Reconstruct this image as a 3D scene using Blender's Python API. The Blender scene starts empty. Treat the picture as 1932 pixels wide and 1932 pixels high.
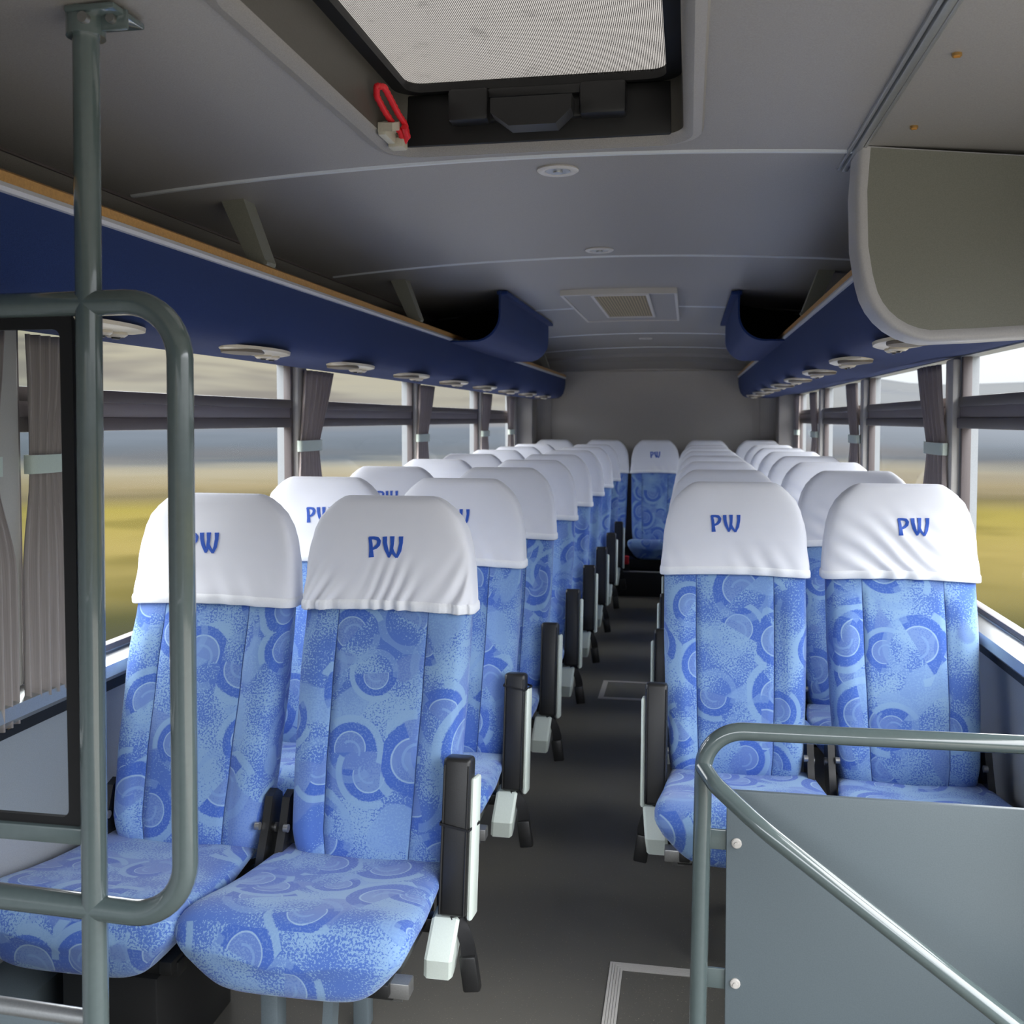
import bpy, bmesh, math, random
from mathutils import Vector, Matrix, noise

# ------------------------------------------------------------------ camera, sky, exposure
scene = bpy.context.scene
COL = scene.collection
EYE = 1.48
F_PX, CX, CY = 1850.0, 966.0, 872.0            # focal length and optical axis for a 1932 px frame
YAW, PITCH = math.radians(10.1647), math.radians(2.4761)
cam_d = bpy.data.cameras.new('camera')
cam = bpy.data.objects.new('camera', cam_d)
COL.objects.link(cam)
cam.location = (0, 0, EYE)
fw = Vector((-math.sin(YAW) * math.cos(PITCH), math.cos(YAW) * math.cos(PITCH), -math.sin(PITCH)))
rt = Vector((math.cos(YAW), math.sin(YAW), 0))
up = rt.cross(fw)
cam.rotation_euler = Matrix(((rt.x, up.x, -fw.x), (rt.y, up.y, -fw.y), (rt.z, up.z, -fw.z))).to_euler()
cam_d.sensor_width = 36
cam_d.lens = F_PX / 1932 * 36
cam_d.shift_x = 0
cam_d.shift_y = -(966 - CY) / 1932
cam_d.clip_start, cam_d.clip_end = 0.05, 3000
cam_d.dof.use_dof = True
cam_d.dof.focus_distance = 2.2
cam_d.dof.aperture_fstop = 7.0
scene.camera = cam

world = bpy.data.worlds.new('sky')
scene.world = world
world.use_nodes = True
wn, wl = world.node_tree.nodes, world.node_tree.links
wn.clear()
w_out = wn.new('ShaderNodeOutputWorld')
w_bg = wn.new('ShaderNodeBackground')
w_tc = wn.new('ShaderNodeTexCoord')
w_sep = wn.new('ShaderNodeSeparateXYZ')
w_ramp = wn.new('ShaderNodeValToRGB')           # an overcast sky: pale at the horizon, far brighter overhead
w_ramp.color_ramp.elements[0].position = 0.0
w_ramp.color_ramp.elements[0].color = (0.090, 0.096, 0.103, 1)
w_ramp.color_ramp.elements[1].position = 0.10
w_ramp.color_ramp.elements[1].color = (0.12, 0.125, 0.13, 1)
for p_, c_ in ((0.22, (0.62, 0.64, 0.68, 1)), (1.0, (1.0, 1.0, 1.0, 1))):
    e_ = w_ramp.color_ramp.elements.new(p_)
    e_.color = c_
wl.new(w_tc.outputs['Generated'], w_sep.inputs[0])
wl.new(w_sep.outputs['Z'], w_ramp.inputs[0])
wl.new(w_ramp.outputs[0], w_bg.inputs['Color'])
w_bg.inputs['Strength'].default_value = 9.0
wl.new(w_bg.outputs[0], w_out.inputs[0])

vs = scene.view_settings
vs.view_transform = 'Standard'
vs.look = 'None'
vs.exposure = 0.20
vs.gamma = 1.0
vs.use_curve_mapping = False

XC = -0.335                                     # centre line of the coach
XL, XR = XC - 1.225, XC + 1.275                 # inner faces of the side walls
FRONT, REAR = -1.0, 9.15
SILL, WTOP = 0.85, 1.70

# ------------------------------------------------------------------ materials
def srgb(r, g, b):
    f = lambda c: (c / 255 / 12.92) if c / 255 <= 0.04045 else ((c / 255 + 0.055) / 1.055) ** 2.4
    return (f(r), f(g), f(b), 1)

class NT:
    """tiny helper to write node graphs"""
    def __init__(self, name):
        self.mat = bpy.data.materials.new(name)
        self.mat.use_nodes = True
        self.n, self.l = self.mat.node_tree.nodes, self.mat.node_tree.links
        self.bsdf = self.n['Principled BSDF']
        self.out = self.n['Material Output']
    def put(self, sock, v):
        if isinstance(v, bpy.types.NodeSocket):
            self.l.new(v, sock)
        else:
            sock.default_value = v
    def math(self, op, a, b=0.0, c=0.0, clamp=False):
        m = self.n.new('ShaderNodeMath'); m.operation = op; m.use_clamp = clamp
        for i, v in enumerate((a, b, c)):
            self.put(m.inputs[i], v)
        return m.outputs[0]
    def vmath(self, op, a, b=(0, 0, 0)):
        m = self.n.new('ShaderNodeVectorMath'); m.operation = op
        self.put(m.inputs[0], a); self.put(m.inputs[1], b)
        return m.outputs[0]
    def scale(self, a, s):
        m = self.n.new('ShaderNodeVectorMath'); m.operation = 'SCALE'
        self.put(m.inputs[0], a); m.inputs['Scale'].default_value = s
        return m.outputs[0]
    def mix(self, fac, a, b):
        m = self.n.new('ShaderNodeMix'); m.data_type = 'RGBA'
        self.put(m.inputs[0], fac); self.put(m.inputs[6], a); self.put(m.inputs[7], b)
        return m.outputs[2]
    def noise(self, vec, scale, detail=2.0, rough=0.5):
        m = self.n.new('ShaderNodeTexNoise')
        if vec is not None: self.l.new(vec, m.inputs['Vector'])
        m.inputs['Scale'].default_value = scale; m.inputs['Detail'].default_value = detail
        m.inputs['Roughness'].default_value = rough
        return m.outputs[0]
    def step(self, a, lo, hi):
        m = self.n.new('ShaderNodeMapRange'); m.interpolation_type = 'SMOOTHSTEP'
        self.put(m.inputs[0], a); m.inputs[1].default_value = lo; m.inputs[2].default_value = hi
        return m.outputs[0]
    def band(self, a, lo, hi, e):
        return self.math('MULTIPLY', self.step(a, lo - e, lo + e), self.math('SUBTRACT', 1.0, self.step(a, hi - e, hi + e)))
    def sep(self, v):
        m = self.n.new('ShaderNodeSeparateXYZ'); self.l.new(v, m.inputs[0]); return m.outputs
    def coord(self, which='Object'):
        return self.n.new('ShaderNodeTexCoord').outputs[which]
    def bump(self, height, strength=0.2, dist=0.01):
        b = self.n.new('ShaderNodeBump'); self.put(b.inputs['Height'], height)
        b.inputs['Strength'].default_value = strength; b.inputs['Distance'].default_value = dist
        self.l.new(b.outputs[0], self.bsdf.inputs['Normal'])

def simple(name, col, rough=0.5, metal=0.0, spec=0.5, speck=0.0, scale=300.0, bump=0.0, coat=0.0, sheen=0.0):
    t = NT(name)
    base = srgb(*col)
    t.bsdf.inputs['Roughness'].default_value = rough
    t.bsdf.inputs['Metallic'].default_value = metal
    t.bsdf.inputs['Specular IOR Level'].default_value = spec
    t.bsdf.inputs['Coat Weight'].default_value = coat
    if sheen:
        t.bsdf.inputs['Sheen Weight'].default_value = sheen
        t.bsdf.inputs['Sheen Roughness'].default_value = 0.5
    v = t.coord()
    n = t.noise(v, scale, 3.0, 0.6)
    lo = tuple(max(0, c * (1 - speck)) for c in base[:3]) + (1,)
    hi = tuple(c * (1 + speck) for c in base[:3]) + (1,)
    t.put(t.bsdf.inputs['Base Color'], t.mix(t.step(n, 0.3, 0.7), lo, hi))
    if bump:
        t.bump(n, bump, 0.003)
    return t.mat

M = {}
M['ceiling'] = simple('ceiling_vinyl', (146, 142, 137), 0.42, speck=0.10, scale=420, bump=0.10, spec=0.5)
M['wall'] = simple('wall_panel_grey', (150, 154, 158), 0.45, speck=0.06, scale=380, bump=0.05)
M['rearwall'] = simple('rear_wall_vinyl', (186, 181, 176), 0.55, speck=0.06, scale=300)
M['trim_light'] = simple('pale_trim', (196, 192, 186), 0.35, speck=0.03)
M['trim_seam'] = simple('ceiling_seam_strip', (200, 204, 206), 0.35, speck=0.03)
M['aluminium'] = simple('brushed_aluminium', (190, 192, 192), 0.32, metal=0.8, speck=0.05)
M['silver'] = simple('silver_paint_edge', (206, 206, 210), 0.3, metal=0.15, speck=0.03)
M['tan'] = simple('tan_wood_trim', (186, 142, 84), 0.5, speck=0.12, scale=160)
M['carpet_blue'] = simple('blue_carpet_lining', (34, 54, 104), 0.9, speck=0.22, scale=700, bump=0.3, spec=0.2, sheen=0.08)
M['paint'] = simple('grey_gloss_paint', (88, 101, 101), 0.16, speck=0.03, scale=60, spec=0.7, coat=0.8)
M['panel'] = simple('slate_grey_panel', (98, 109, 114), 0.36, speck=0.05, scale=350, bump=0.05)
M['cap'] = simple('olive_grey_moulding', (132, 132, 121), 0.5, speck=0.08, scale=420, bump=0.08)
M['panel_taupe'] = simple('taupe_hatch_well', (80, 77, 70), 0.5, speck=0.06)
M['cap_edge_lit'] = simple('lit_grey_edging', (186, 184, 184), 0.35, speck=0.04)  # paler than the cap face: light on the rounded lip put into the colour
M['frame_dark'] = simple('window_bar_brown_grey', (96, 88, 88), 0.45, speck=0.05, scale=300)
M['frame_mid'] = simple('window_bar_face', (134, 126, 130), 0.4, speck=0.04, scale=300)
M['latch'] = simple('latch_black', (22, 22, 23), 0.5, speck=0.05)
M['black'] = simple('black_plastic', (34, 34, 34), 0.38, speck=0.10, scale=300, bump=0.05)
M['black_edge'] = simple('black_gloss_moulding', (40, 40, 40), 0.22, speck=0.05)
M['rubber'] = simple('black_rubber', (16, 16, 17), 0.6, speck=0.05)
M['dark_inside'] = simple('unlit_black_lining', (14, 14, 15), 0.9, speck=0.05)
M['shell_white'] = simple('white_green_plastic', (226, 236, 226), 0.4, speck=0.02)
M['steel'] = simple('zinc_steel', (150, 150, 148), 0.35, metal=0.7, speck=0.05)
M['belt'] = simple('black_belt_webbing', (22, 22, 24), 0.7, speck=0.2, scale=500)
M['thread'] = simple('blue_embroidery', (40, 88, 190), 0.6, speck=0.15, scale=600)
M['hem'] = simple('white_elastic_hem', (246, 248, 252), 0.8, speck=0.02)
M['tieband'] = simple('pale_green_tie_band', (214, 226, 214), 0.6, speck=0.03)
M['red'] = simple('red_coiled_cord', (214, 30, 40), 0.5, speck=0.1, scale=500)
M['grey_plastic'] = simple('beige_grey_plastic', (186, 182, 166), 0.5, speck=0.04)
M['pod'] = simple('cream_plastic', (216, 206, 186), 0.28, speck=0.03)
M['pod_dark'] = simple('taupe_speaker_cloth', (120, 110, 96), 0.6, speck=0.2, scale=900)
M['screw'] = simple('brass_screw', (190, 150, 90), 0.3, metal=0.7, speck=0.05)
M['riser'] = simple('dark_vinyl_riser', (30, 32, 35), 0.6, speck=0.1)
M['body'] = simple('coach_outer_skin', (220, 222, 224), 0.4, speck=0.02)

# white cotton covers
t = NT('white_cotton_cover')
t.bsdf.inputs['Roughness'].default_value = 0.75
t.bsdf.inputs['Sheen Weight'].default_value = 0.15
v = t.coord()
t.put(t.bsdf.inputs['Base Color'], t.mix(t.noise(v, 9, 2), srgb(234, 236, 244), srgb(242, 243, 250)))
t.bump(t.noise(v, 900, 1), 0.05, 0.002)
M['cotton'] = t.mat

# swirl patterned moquette
def fabric():
    t = NT('blue_swirl_moquette')
    uv = t.coord('UV')
    oi = t.n.new('ShaderNodeObjectInfo')
    off = t.n.new('ShaderNodeCombineXYZ')
    t.put(off.inputs[0], t.math('MULTIPLY', oi.outputs['Random'], 5.3))
    t.put(off.inputs[1], t.math('MULTIPLY', oi.outputs['Random'], 9.1))
    p = t.vmath('ADD', uv, off.outputs[0])
    light, dark = srgb(138, 172, 208), srgb(80, 114, 190)
    mid, pale = srgb(106, 134, 196), srgb(160, 190, 216)
    deep = srgb(66, 102, 188)
    soft = srgb(128, 162, 208)
    # mottled ground with a broken, speckled edge
    big = t.noise(p, 7.5, 1.5, 0.45)
    fine = t.noise(p, 210.0, 2.0, 0.7)
    g = t.math('ADD', big, t.math('MULTIPLY', t.math('SUBTRACT', fine, 0.5), 1.35))
    col = t.mix(t.step(g, 0.485, 0.545), dark, light)
    patch = t.noise(t.vmath('ADD', p, (3.7, 1.9, 0)), 5.5, 1.0, 0.4)
    col = t.mix(t.math('MULTIPLY', t.step(patch, 0.61, 0.63), 0.75), col, mid)
    col = t.mix(t.math('MULTIPLY', t.step(patch, 0.38, 0.36), 0.75), col, soft)
    # tapering crescents with a thin inner line and a paler echo, turned every way
    for sc, shift, keep in ((5.4, (0.0, 0.0, 0.0), 0.12), (4.6, (11.3, 4.7, 0.0), 0.45)):
        q = t.scale(t.vmath('ADD', p, shift), sc)
        vo = t.n.new('ShaderNodeTexVoronoi'); vo.voronoi_dimensions = '2D'
        t.l.new(q, vo.inputs['Vector']); vo.inputs['Scale'].default_value = 1.0
        vo.inputs['Randomness'].default_value = 0.7
        loc = t.vmath('SUBTRACT', q, vo.outputs['Position'])
        s = t.sep(loc)
        ang = t.math('ARCTAN2', s[1], s[0])
        rnd = t.sep(vo.outputs['Color'])
        a = t.math('ADD', ang, t.math('MULTIPLY', rnd[0], 6.283))
        ca = t.math('COSINE', a)
        sz = t.math('ADD', 0.78, t.math('MULTIPLY', rnd[2], 0.45))
        d = t.math('DIVIDE', vo.outputs['Distance'], sz)
        din = t.math('SUBTRACT', d, t.math('MULTIPLY', ca, 0.05))      # inner edge runs off-centre, so the band tapers
        on = t.math('GREATER_THAN', rnd[1], keep)
        half = t.math('MULTIPLY', t.step(ca, -0.02, 0.02), on)
        third = t.math('MULTIPLY', t.step(t.math('COSINE', t.math('ADD', a, 0.7)), 0.30, 0.34), on)
        wide = t.math('MULTIPLY', t.step(t.math('COSINE', t.math('ADD', a, -2.6)), 0.25, 0.29), on)
        disc = t.math('MULTIPLY', t.math('SUBTRACT', 1.0, t.step(d, 0.255, 0.262)), half)
        col = t.mix(t.math('MULTIPLY', disc, 0.7), col, mid)
        col = t.mix(t.math('MULTIPLY', t.band(d, 0.125, 0.155, 0.004), t.math('MULTIPLY', third, 0.7)), col, soft)
        band = t.math('MULTIPLY', t.math('MULTIPLY', t.step(din, 0.222, 0.228), t.math('SUBTRACT', 1.0, t.step(d, 0.375, 0.382))), half)
        col = t.mix(t.math('MULTIPLY', band, t.math('SUBTRACT', 1.0, t.math('MULTIPLY', t.step(fine, 0.50, 0.6), 0.35))), col, deep)
        col = t.mix(t.math('MULTIPLY', t.band(din, 0.206, 0.222, 0.004), t.math('MULTIPLY', half, 0.8)), col, pale)
        col = t.mix(t.math('MULTIPLY', t.band(d, 0.30, 0.40, 0.005), t.math('MULTIPLY', wide, 0.5)), col, soft)
        col = t.mix(t.math('MULTIPLY', t.band(d, 0.39, 0.48, 0.005), t.math('MULTIPLY', third, 0.85)), col, light)
    col = t.mix(t.math('MULTIPLY', t.step(t.noise(p, 900.0, 1.0), 0.35, 0.65), 0.14), col, srgb(100, 138, 208))
    t.put(t.bsdf.inputs['Base Color'], col)
    t.bsdf.inputs['Roughness'].default_value = 0.85
    t.bsdf.inputs['Specular IOR Level'].default_value = 0.25
    t.bsdf.inputs['Sheen Weight'].default_value = 0.2
    t.bump(fine, 0.08, 0.002)
    return t.mat
M['fabric'] = fabric()
M['seam'] = simple('stitched_seam', (64, 92, 150), 0.9, speck=0.2, scale=800)

# speckled dark floor
t = NT('speckled_grey_floor')
v = t.coord()
n1 = t.noise(v, 2.5, 4)
sp = t.noise(v, 260, 1.0, 0.5)
col = t.mix(n1, srgb(84, 82, 76), srgb(106, 103, 95))
col = t.mix(t.math('MULTIPLY', t.step(sp, 0.70, 0.76), 0.8), col, srgb(170, 160, 140))
t.put(t.bsdf.inputs['Base Color'], col)
t.bsdf.inputs['Roughness'].default_value = 0.5
t.bump(t.noise(v, 500, 2), 0.15, 0.002)
M['floor'] = t.mat

# glass panes: clear, a little reflective
def glass(name, tint, refl):
    t = NT(name)
    tr = t.n.new('ShaderNodeBsdfTransparent'); tr.inputs[0].default_value = tint
    gl = t.n.new('ShaderNodeBsdfGlossy'); gl.inputs['Roughness'].default_value = 0.02
    fr = t.n.new('ShaderNodeFresnel'); fr.inputs[0].default_value = 1.45
    mx = t.n.new('ShaderNodeMixShader')
    t.put(mx.inputs[0], t.math('MULTIPLY', fr.outputs[0], refl))
    t.l.new(tr.outputs[0], mx.inputs[1]); t.l.new(gl.outputs[0], mx.inputs[2])
    t.l.new(mx.outputs[0], t.out.inputs['Surface'])
    return t.mat
M['glass'] = glass('window_glass', (0.95, 0.96, 0.95, 1), 0.05)
M['glass_partition'] = glass('partition_glass', (0.80, 0.84, 0.83, 1), 2.0)

# roof hatch: translucent lid and a striped sunblind mesh under it
t = NT('milky_hatch_lid')
tl = t.n.new('ShaderNodeBsdfTranslucent'); tl.inputs[0].default_value = (0.31, 0.30, 0.288, 1)
t.l.new(tl.outputs[0], t.out.inputs['Surface'])
M['lid'] = t.mat
t = NT('sunblind_mesh')
v = t.coord()
s = t.sep(v)
lines = t.math('FRACT', t.math('MULTIPLY', s[0], 285.0))
wires = t.math('FRACT', t.math('MULTIPLY', s[1], 285.0))
solid = t.math('MAXIMUM', t.step(t.math('ABSOLUTE', t.math('SUBTRACT', lines, 0.5)), 0.26, 0.30),
               t.math('MULTIPLY', t.step(t.math('ABSOLUTE', t.math('SUBTRACT', wires, 0.5)), 0.36, 0.40), 0.5))
solid = t.math('MAXIMUM', solid, t.math('MULTIPLY', t.step(t.noise(v, 14, 4, 0.7), 0.55, 0.75), 0.35))
tr = t.n.new('ShaderNodeBsdfTransparent')
df = t.n.new('ShaderNodeBsdfDiffuse'); df.inputs[0].default_value = srgb(70, 68, 66)
mx = t.n.new('ShaderNodeMixShader')
t.put(mx.inputs[0], solid)
t.l.new(tr.outputs[0], mx.inputs[1]); t.l.new(df.outputs[0], mx.inputs[2])
t.l.new(mx.outputs[0], t.out.inputs['Surface'])
M['mesh'] = t.mat

# grille of the roof vent
t = NT('tan_vent_mesh')
v = t.coord(); s = t.sep(v)
gx = t.math('FRACT', t.math('MULTIPLY', s[0], 70.0)); gy = t.math('FRACT', t.math('MULTIPLY', s[1], 22.0))
g = t.math('MAXIMUM', t.step(gx, 0.6, 0.7), t.step(gy, 0.7, 0.8))
t.put(t.bsdf.inputs['Base Color'], t.mix(g, srgb(92, 80, 56), srgb(168, 152, 116)))
t.bsdf.inputs['Roughness'].default_value = 0.6
M['vent_mesh'] = t.mat

# pleated curtain cloth
t = NT('brown_grey_curtain')
v = t.coord('UV'); s = t.sep(v)
st = t.noise(t.vmath('MULTIPLY', v, (260.0, 4.0, 1.0)), 1.0, 2.0)
t.put(t.bsdf.inputs['Base Color'], t.mix(st, srgb(140, 128, 124), srgb(196, 184, 180)))
t.bsdf.inputs['Roughness'].default_value = 0.85
M['curtain'] = t.mat

# open land outside, coloured by distance from the road
def land():
    t = NT('moor_and_hills')
    geo = t.n.new('ShaderNodeNewGeometry')
    p = geo.outputs['Position']
    s = t.sep(p)
    r = t.math('SQRT', t.math('ADD', t.math('MULTIPLY', s[0], s[0]), t.math('MULTIPLY', s[1], s[1])))
    lr = t.math('LOGARITHM', r, 10.0)
    wob = t.math('MULTIPLY', t.math('SUBTRACT', t.noise(p, 0.06, 3), 0.5), 0.22)
    k = t.math('DIVIDE', t.math('SUBTRACT', t.math('ADD', lr, wob), 0.6), 2.4)
    rp = t.n.new('ShaderNodeValToRGB')
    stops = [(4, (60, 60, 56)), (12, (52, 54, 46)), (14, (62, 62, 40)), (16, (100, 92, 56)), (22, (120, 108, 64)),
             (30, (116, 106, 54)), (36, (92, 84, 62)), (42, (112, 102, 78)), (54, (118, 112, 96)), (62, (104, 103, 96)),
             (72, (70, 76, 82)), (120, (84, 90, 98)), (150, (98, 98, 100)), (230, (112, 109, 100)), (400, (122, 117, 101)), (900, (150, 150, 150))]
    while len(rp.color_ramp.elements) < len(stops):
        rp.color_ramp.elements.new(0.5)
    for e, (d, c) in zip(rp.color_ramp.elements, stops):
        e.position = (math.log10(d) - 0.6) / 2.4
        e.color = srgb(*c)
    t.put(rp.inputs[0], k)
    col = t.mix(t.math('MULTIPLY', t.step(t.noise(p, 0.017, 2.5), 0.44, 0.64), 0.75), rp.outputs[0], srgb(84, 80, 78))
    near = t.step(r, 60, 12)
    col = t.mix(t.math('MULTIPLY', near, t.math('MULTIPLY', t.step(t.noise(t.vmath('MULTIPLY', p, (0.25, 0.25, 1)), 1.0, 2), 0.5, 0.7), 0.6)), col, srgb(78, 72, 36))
    haze = t.math('MULTIPLY', t.step(s[0], -20.0, 60.0), t.step(r, 64.0, 110.0))      # grey haze painted over the distant hills on the right
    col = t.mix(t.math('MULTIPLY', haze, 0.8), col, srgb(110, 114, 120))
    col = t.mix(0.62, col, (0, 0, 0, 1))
    col = t.mix(t.step(r, 11.2, 10.2), col, srgb(128, 125, 119))      # pale ground added out of view, bouncing light up to the ceiling
    t.put(t.bsdf.inputs['Base Color'], col)
    t.bsdf.inputs['Roughness'].default_value = 1.0
    t.bsdf.inputs['Specular IOR Level'].default_value = 0.0
    return t.mat
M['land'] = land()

# ------------------------------------------------------------------ mesh helpers
class MB:
    """collects geometry and links it as one mesh object"""
    def __init__(self):
        self.v, self.f, self.m, self.uv = [], [], [], []
        self.sm = []
    def add(self, verts, faces, uvs=None, mi=0, smooth=True):
        b = len(self.v)
        self.v += [tuple(p) for p in verts]
        for i, f in enumerate(faces):
            self.f.append(tuple(b + k for k in f)); self.m.append(mi); self.sm.append(smooth)
            self.uv.append(uvs[i] if uvs else None)
        return self
    def box(self, c, size, bev=0.0, mi=0, rot=None, seg=2):
        bm = bmesh.new()
        bmesh.ops.create_cube(bm, size=1)
        for v in bm.verts:
            v.co = Vector((v.co.x * size[0], v.co.y * size[1], v.co.z * size[2]))
        if bev:
            bmesh.ops.bevel(bm, geom=list(bm.edges), offset=bev, segments=seg, affect='EDGES', profile=0.5)
        R_ = rot if rot else Matrix.Identity(3)
        bm.verts.index_update()
        vs_ = [R_ @ v.co + Vector(c) for v in bm.verts]
        fs_ = [[v.index for v in f.verts] for f in bm.faces]
        bm.free()
        return self.add(vs_, fs_, mi=mi)
    def span(self, x0, x1, y0, y1, z0, z1, bev=0.0, mi=0):
        return self.box(((x0 + x1) / 2, (y0 + y1) / 2, (z0 + z1) / 2), (abs(x1 - x0), abs(y1 - y0), abs(z1 - z0)), bev, mi)
    def tube(self, pts, r, n=20, mi=0, cap=True):
        pts = [Vector(p) for p in pts]
        rr = r if isinstance(r, (list, tuple)) else [r] * len(pts)
        d0 = (pts[1] - pts[0]).normalized()
        a = Vector((0, 0, 1)) if abs(d0.z) < 0.9 else Vector((1, 0, 0))
        u = d0.cross(a).normalized()
        rings = []
        for i, p in enumerate(pts):
            d = (pts[min(i + 1, len(pts) - 1)] - pts[max(i - 1, 0)]).normalized()
            u = (u - d * u.dot(d)).normalized()
            w = d.cross(u)
            rings.append([p + (u * math.cos(2 * math.pi * k / n) + w * math.sin(2 * math.pi * k / n)) * rr[i] for k in range(n)])
        return self.loft(rings, True, cap, mi)
    def loft(self, rings, closed=True, cap=True, mi=0, smooth=True):
        n = len(rings[0])
        vs_ = [p for r in rings for p in r]
        fs_ = []
        for i in range(len(rings) - 1):
            for k in range(n if closed else n - 1):
                a, b = i * n + k, i * n + (k + 1) % n
                fs_.append((a, b, b + n, a + n))
        if cap and closed:
            fs_.append(tuple(reversed(range(n))))
            fs_.append(tuple((len(rings) - 1) * n + k for k in range(n)))
        return self.add(vs_, fs_, mi=mi, smooth=smooth)
    def prism(self, poly, axis, a, b, mi=0, smooth=False):
        """polygon in the plane across `axis`, extruded from a to b; poly points are the other two coordinates in xyz order"""
        def P(q, t_):
            return (t_, q[0], q[1]) if axis == 'x' else ((q[0], t_, q[1]) if axis == 'y' else (q[0], q[1], t_))
        n = len(poly)
        vs_ = [P(q, a) for q in poly] + [P(q, b) for q in poly]
        fs_ = [tuple(range(n)), tuple(reversed(range(n, 2 * n)))]
        fs_ += [(i, i + n, (i + 1) % n + n, (i + 1) % n) for i in range(n)]
        return self.add(vs_, fs_, mi=mi, smooth=smooth)
    def disc(self, c, r, h, axis='z', n=24, mi=0):
        ax = {'x': Vector((1, 0, 0)), 'y': Vector((0, 1, 0)), 'z': Vector((0, 0, 1))}[axis]
        return self.tube([Vector(c) - ax * h / 2, Vector(c) + ax * h / 2], r, n, mi)
    def build(self, name, mats, parent=None, sharp=40):
        me = bpy.data.meshes.new(name)
        me.from_pydata([tuple(p) for p in self.v], [], self.f)
        bm = bmesh.new(); bm.from_mesh(me)
        bmesh.ops.recalc_face_normals(bm, faces=bm.faces); bm.to_mesh(me); bm.free()
        for m in (mats if isinstance(mats, (list, tuple)) else [mats]):
            me.materials.append(M[m] if isinstance(m, str) else m)
        me.polygons.foreach_set('material_index', self.m)
        me.polygons.foreach_set('use_smooth', self.sm)
        if any(u is not None for u in self.uv):
            lay = me.uv_layers.new(name='UVMap')
            for p in me.polygons:
                u = self.uv[p.index]
                if u is None: continue
                src = dict(zip(self.f[p.index], u))
                for li in p.loop_indices:
                    lay.data[li].uv = src[me.loops[li].vertex_index]
        if sharp:
            me.set_sharp_from_angle(angle=math.radians(sharp))
        me.update()
        o = bpy.data.objects.new(name, me)
        COL.objects.link(o)
        if parent: o.parent = parent
        return o

def fillet(pts, r, n=8):
    """round the inner corners of a polyline"""
    pts = [Vector(p) for p in pts]
    out = [pts[0]]
    for i in range(1, len(pts) - 1):
        a, b, c = pts[i - 1], pts[i], pts[i + 1]
        u, w = (a - b).normalized(), (c - b).normalized()
        ang = u.angle(w)
        rad = r[i - 1] if isinstance(r, (list, tuple)) else r
        L = min(rad / math.tan(ang / 2), (a - b).length * 0.98, (c - b).length * 0.98)
        rad2 = L * math.tan(ang / 2)
        ctr = b + (u + w).normalized() * (rad2 / math.sin(ang / 2))
        s, e = b + u * L - ctr, b + w * L - ctr
        tot = s.angle(e)
        ax = s.cross(e).normalized()
        for k in range(n + 1):
            out.append(ctr + Matrix.Rotation(tot * k / n, 3, ax) @ s)
    out.append(pts[-1])
    return out

def rrect(x0, x1, y0, y1, r, z, n=6):
    out = []
    for cx, cy, a0 in ((x1 - r, y1 - r, 0), (x0 + r, y1 - r, 90), (x0 + r, y0 + r, 180), (x1 - r, y0 + r, 270)):
        for k in range(n + 1):
            a = math.radians(a0 + 90 * k / n)
            out.append((cx + r * math.cos(a), cy + r * math.sin(a), z))
    return out

def thing(name, label, cat, loc=(0, 0, 0), group=None):
    o = bpy.data.objects.new(name, None)
    o.empty_display_size = 0.1
    COL.objects.link(o)
    o.location = loc
    return tag(o, label, cat, group)
def tag(o, label, cat, group=None):
    o['label'] = label; o['category'] = cat
    if group: o['group'] = group
    return o
def struct(o):
    o['kind'] = 'structure'
    return o
def copy_tree(o, parent=None, strip=()):
    c = o.copy(); COL.objects.link(c)
    if parent is not None: c.parent = parent
    for ch in list(o.children):
        if ch.name.split('.')[0] in strip: continue
        copy_tree(ch, c, strip)
    return c
def lerp_tab(tab, z):
    if z <= tab[0][0]: return tab[0][1:]
    for a, b in zip(tab, tab[1:]):
        if z <= b[0]:
            k = (z - a[0]) / (b[0] - a[0])
            k = k * k * (3 - 2 * k) * 0.3 + k * 0.7
            return tuple(p + (q - p) * k for p, q in zip(a[1:], b[1:]))
    return tab[-1][1:]
def sstep(a, b, x):
    k = max(0.0, min(1.0, (x - a) / (b - a)))
    return k * k * (3 - 2 * k)

# ------------------------------------------------------------------ the land outside
def land_h(r, a):
    """height of the ground at distance r, bearing a (0 = straight back, + = right)"""
    if r < 62: return -1.2
    side = 0.5 - 0.5 * math.tanh(math.sin(a) * 6)             # 1 on the left, 0 on the right
    bank = -1.2 + 2.1 * sstep(62, 150, r)
    el = 0.036 + 0.045 * side + 0.010 * math.sin(a * 9 + 1) + 0.006 * math.sin(a * 23)
    ridge = 500 * el
    return bank + ridge * sstep(140, 520, r) - 0.35 * ridge * sstep(520, 1200, r)
radii = [2.2, 4, 7, 10, 14, 20, 28, 38, 50, 62, 75, 90, 110, 130, 150, 180, 215, 260, 310, 370, 440, 520, 640, 800, 1200, 2500]
mb = MB()
NA = 180
vs_, fs_ = [], []
for r in radii:
    for k in range(NA):
        a = 2 * math.pi * k / NA
        vs_.append((XC + r * math.sin(a), 3.0 + r * math.cos(a), land_h(r, a)))
for i in range(len(radii) - 1):
    for k in range(NA):
        a, b = i * NA + k, i * NA + (k + 1) % NA
        fs_.append((a, b, b + NA, a + NA))
fs_.append(tuple(range(NA)))
mb.add(vs_, fs_)
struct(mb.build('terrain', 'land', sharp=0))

# ------------------------------------------------------------------ shell of the coach
def ceil_z(x):
    d = (x - XC)
    return 2.10 - 0.045 * d * d
HX0, HX1, HY0, HY1 = XC - 0.325, XC + 0.325, 1.30, 2.19
mb = MB()
mb.span(XL - 0.05, XR + 0.05, FRONT, REAR, -0.10, 0.0)
struct(mb.build('floor', 'floor'))

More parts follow.
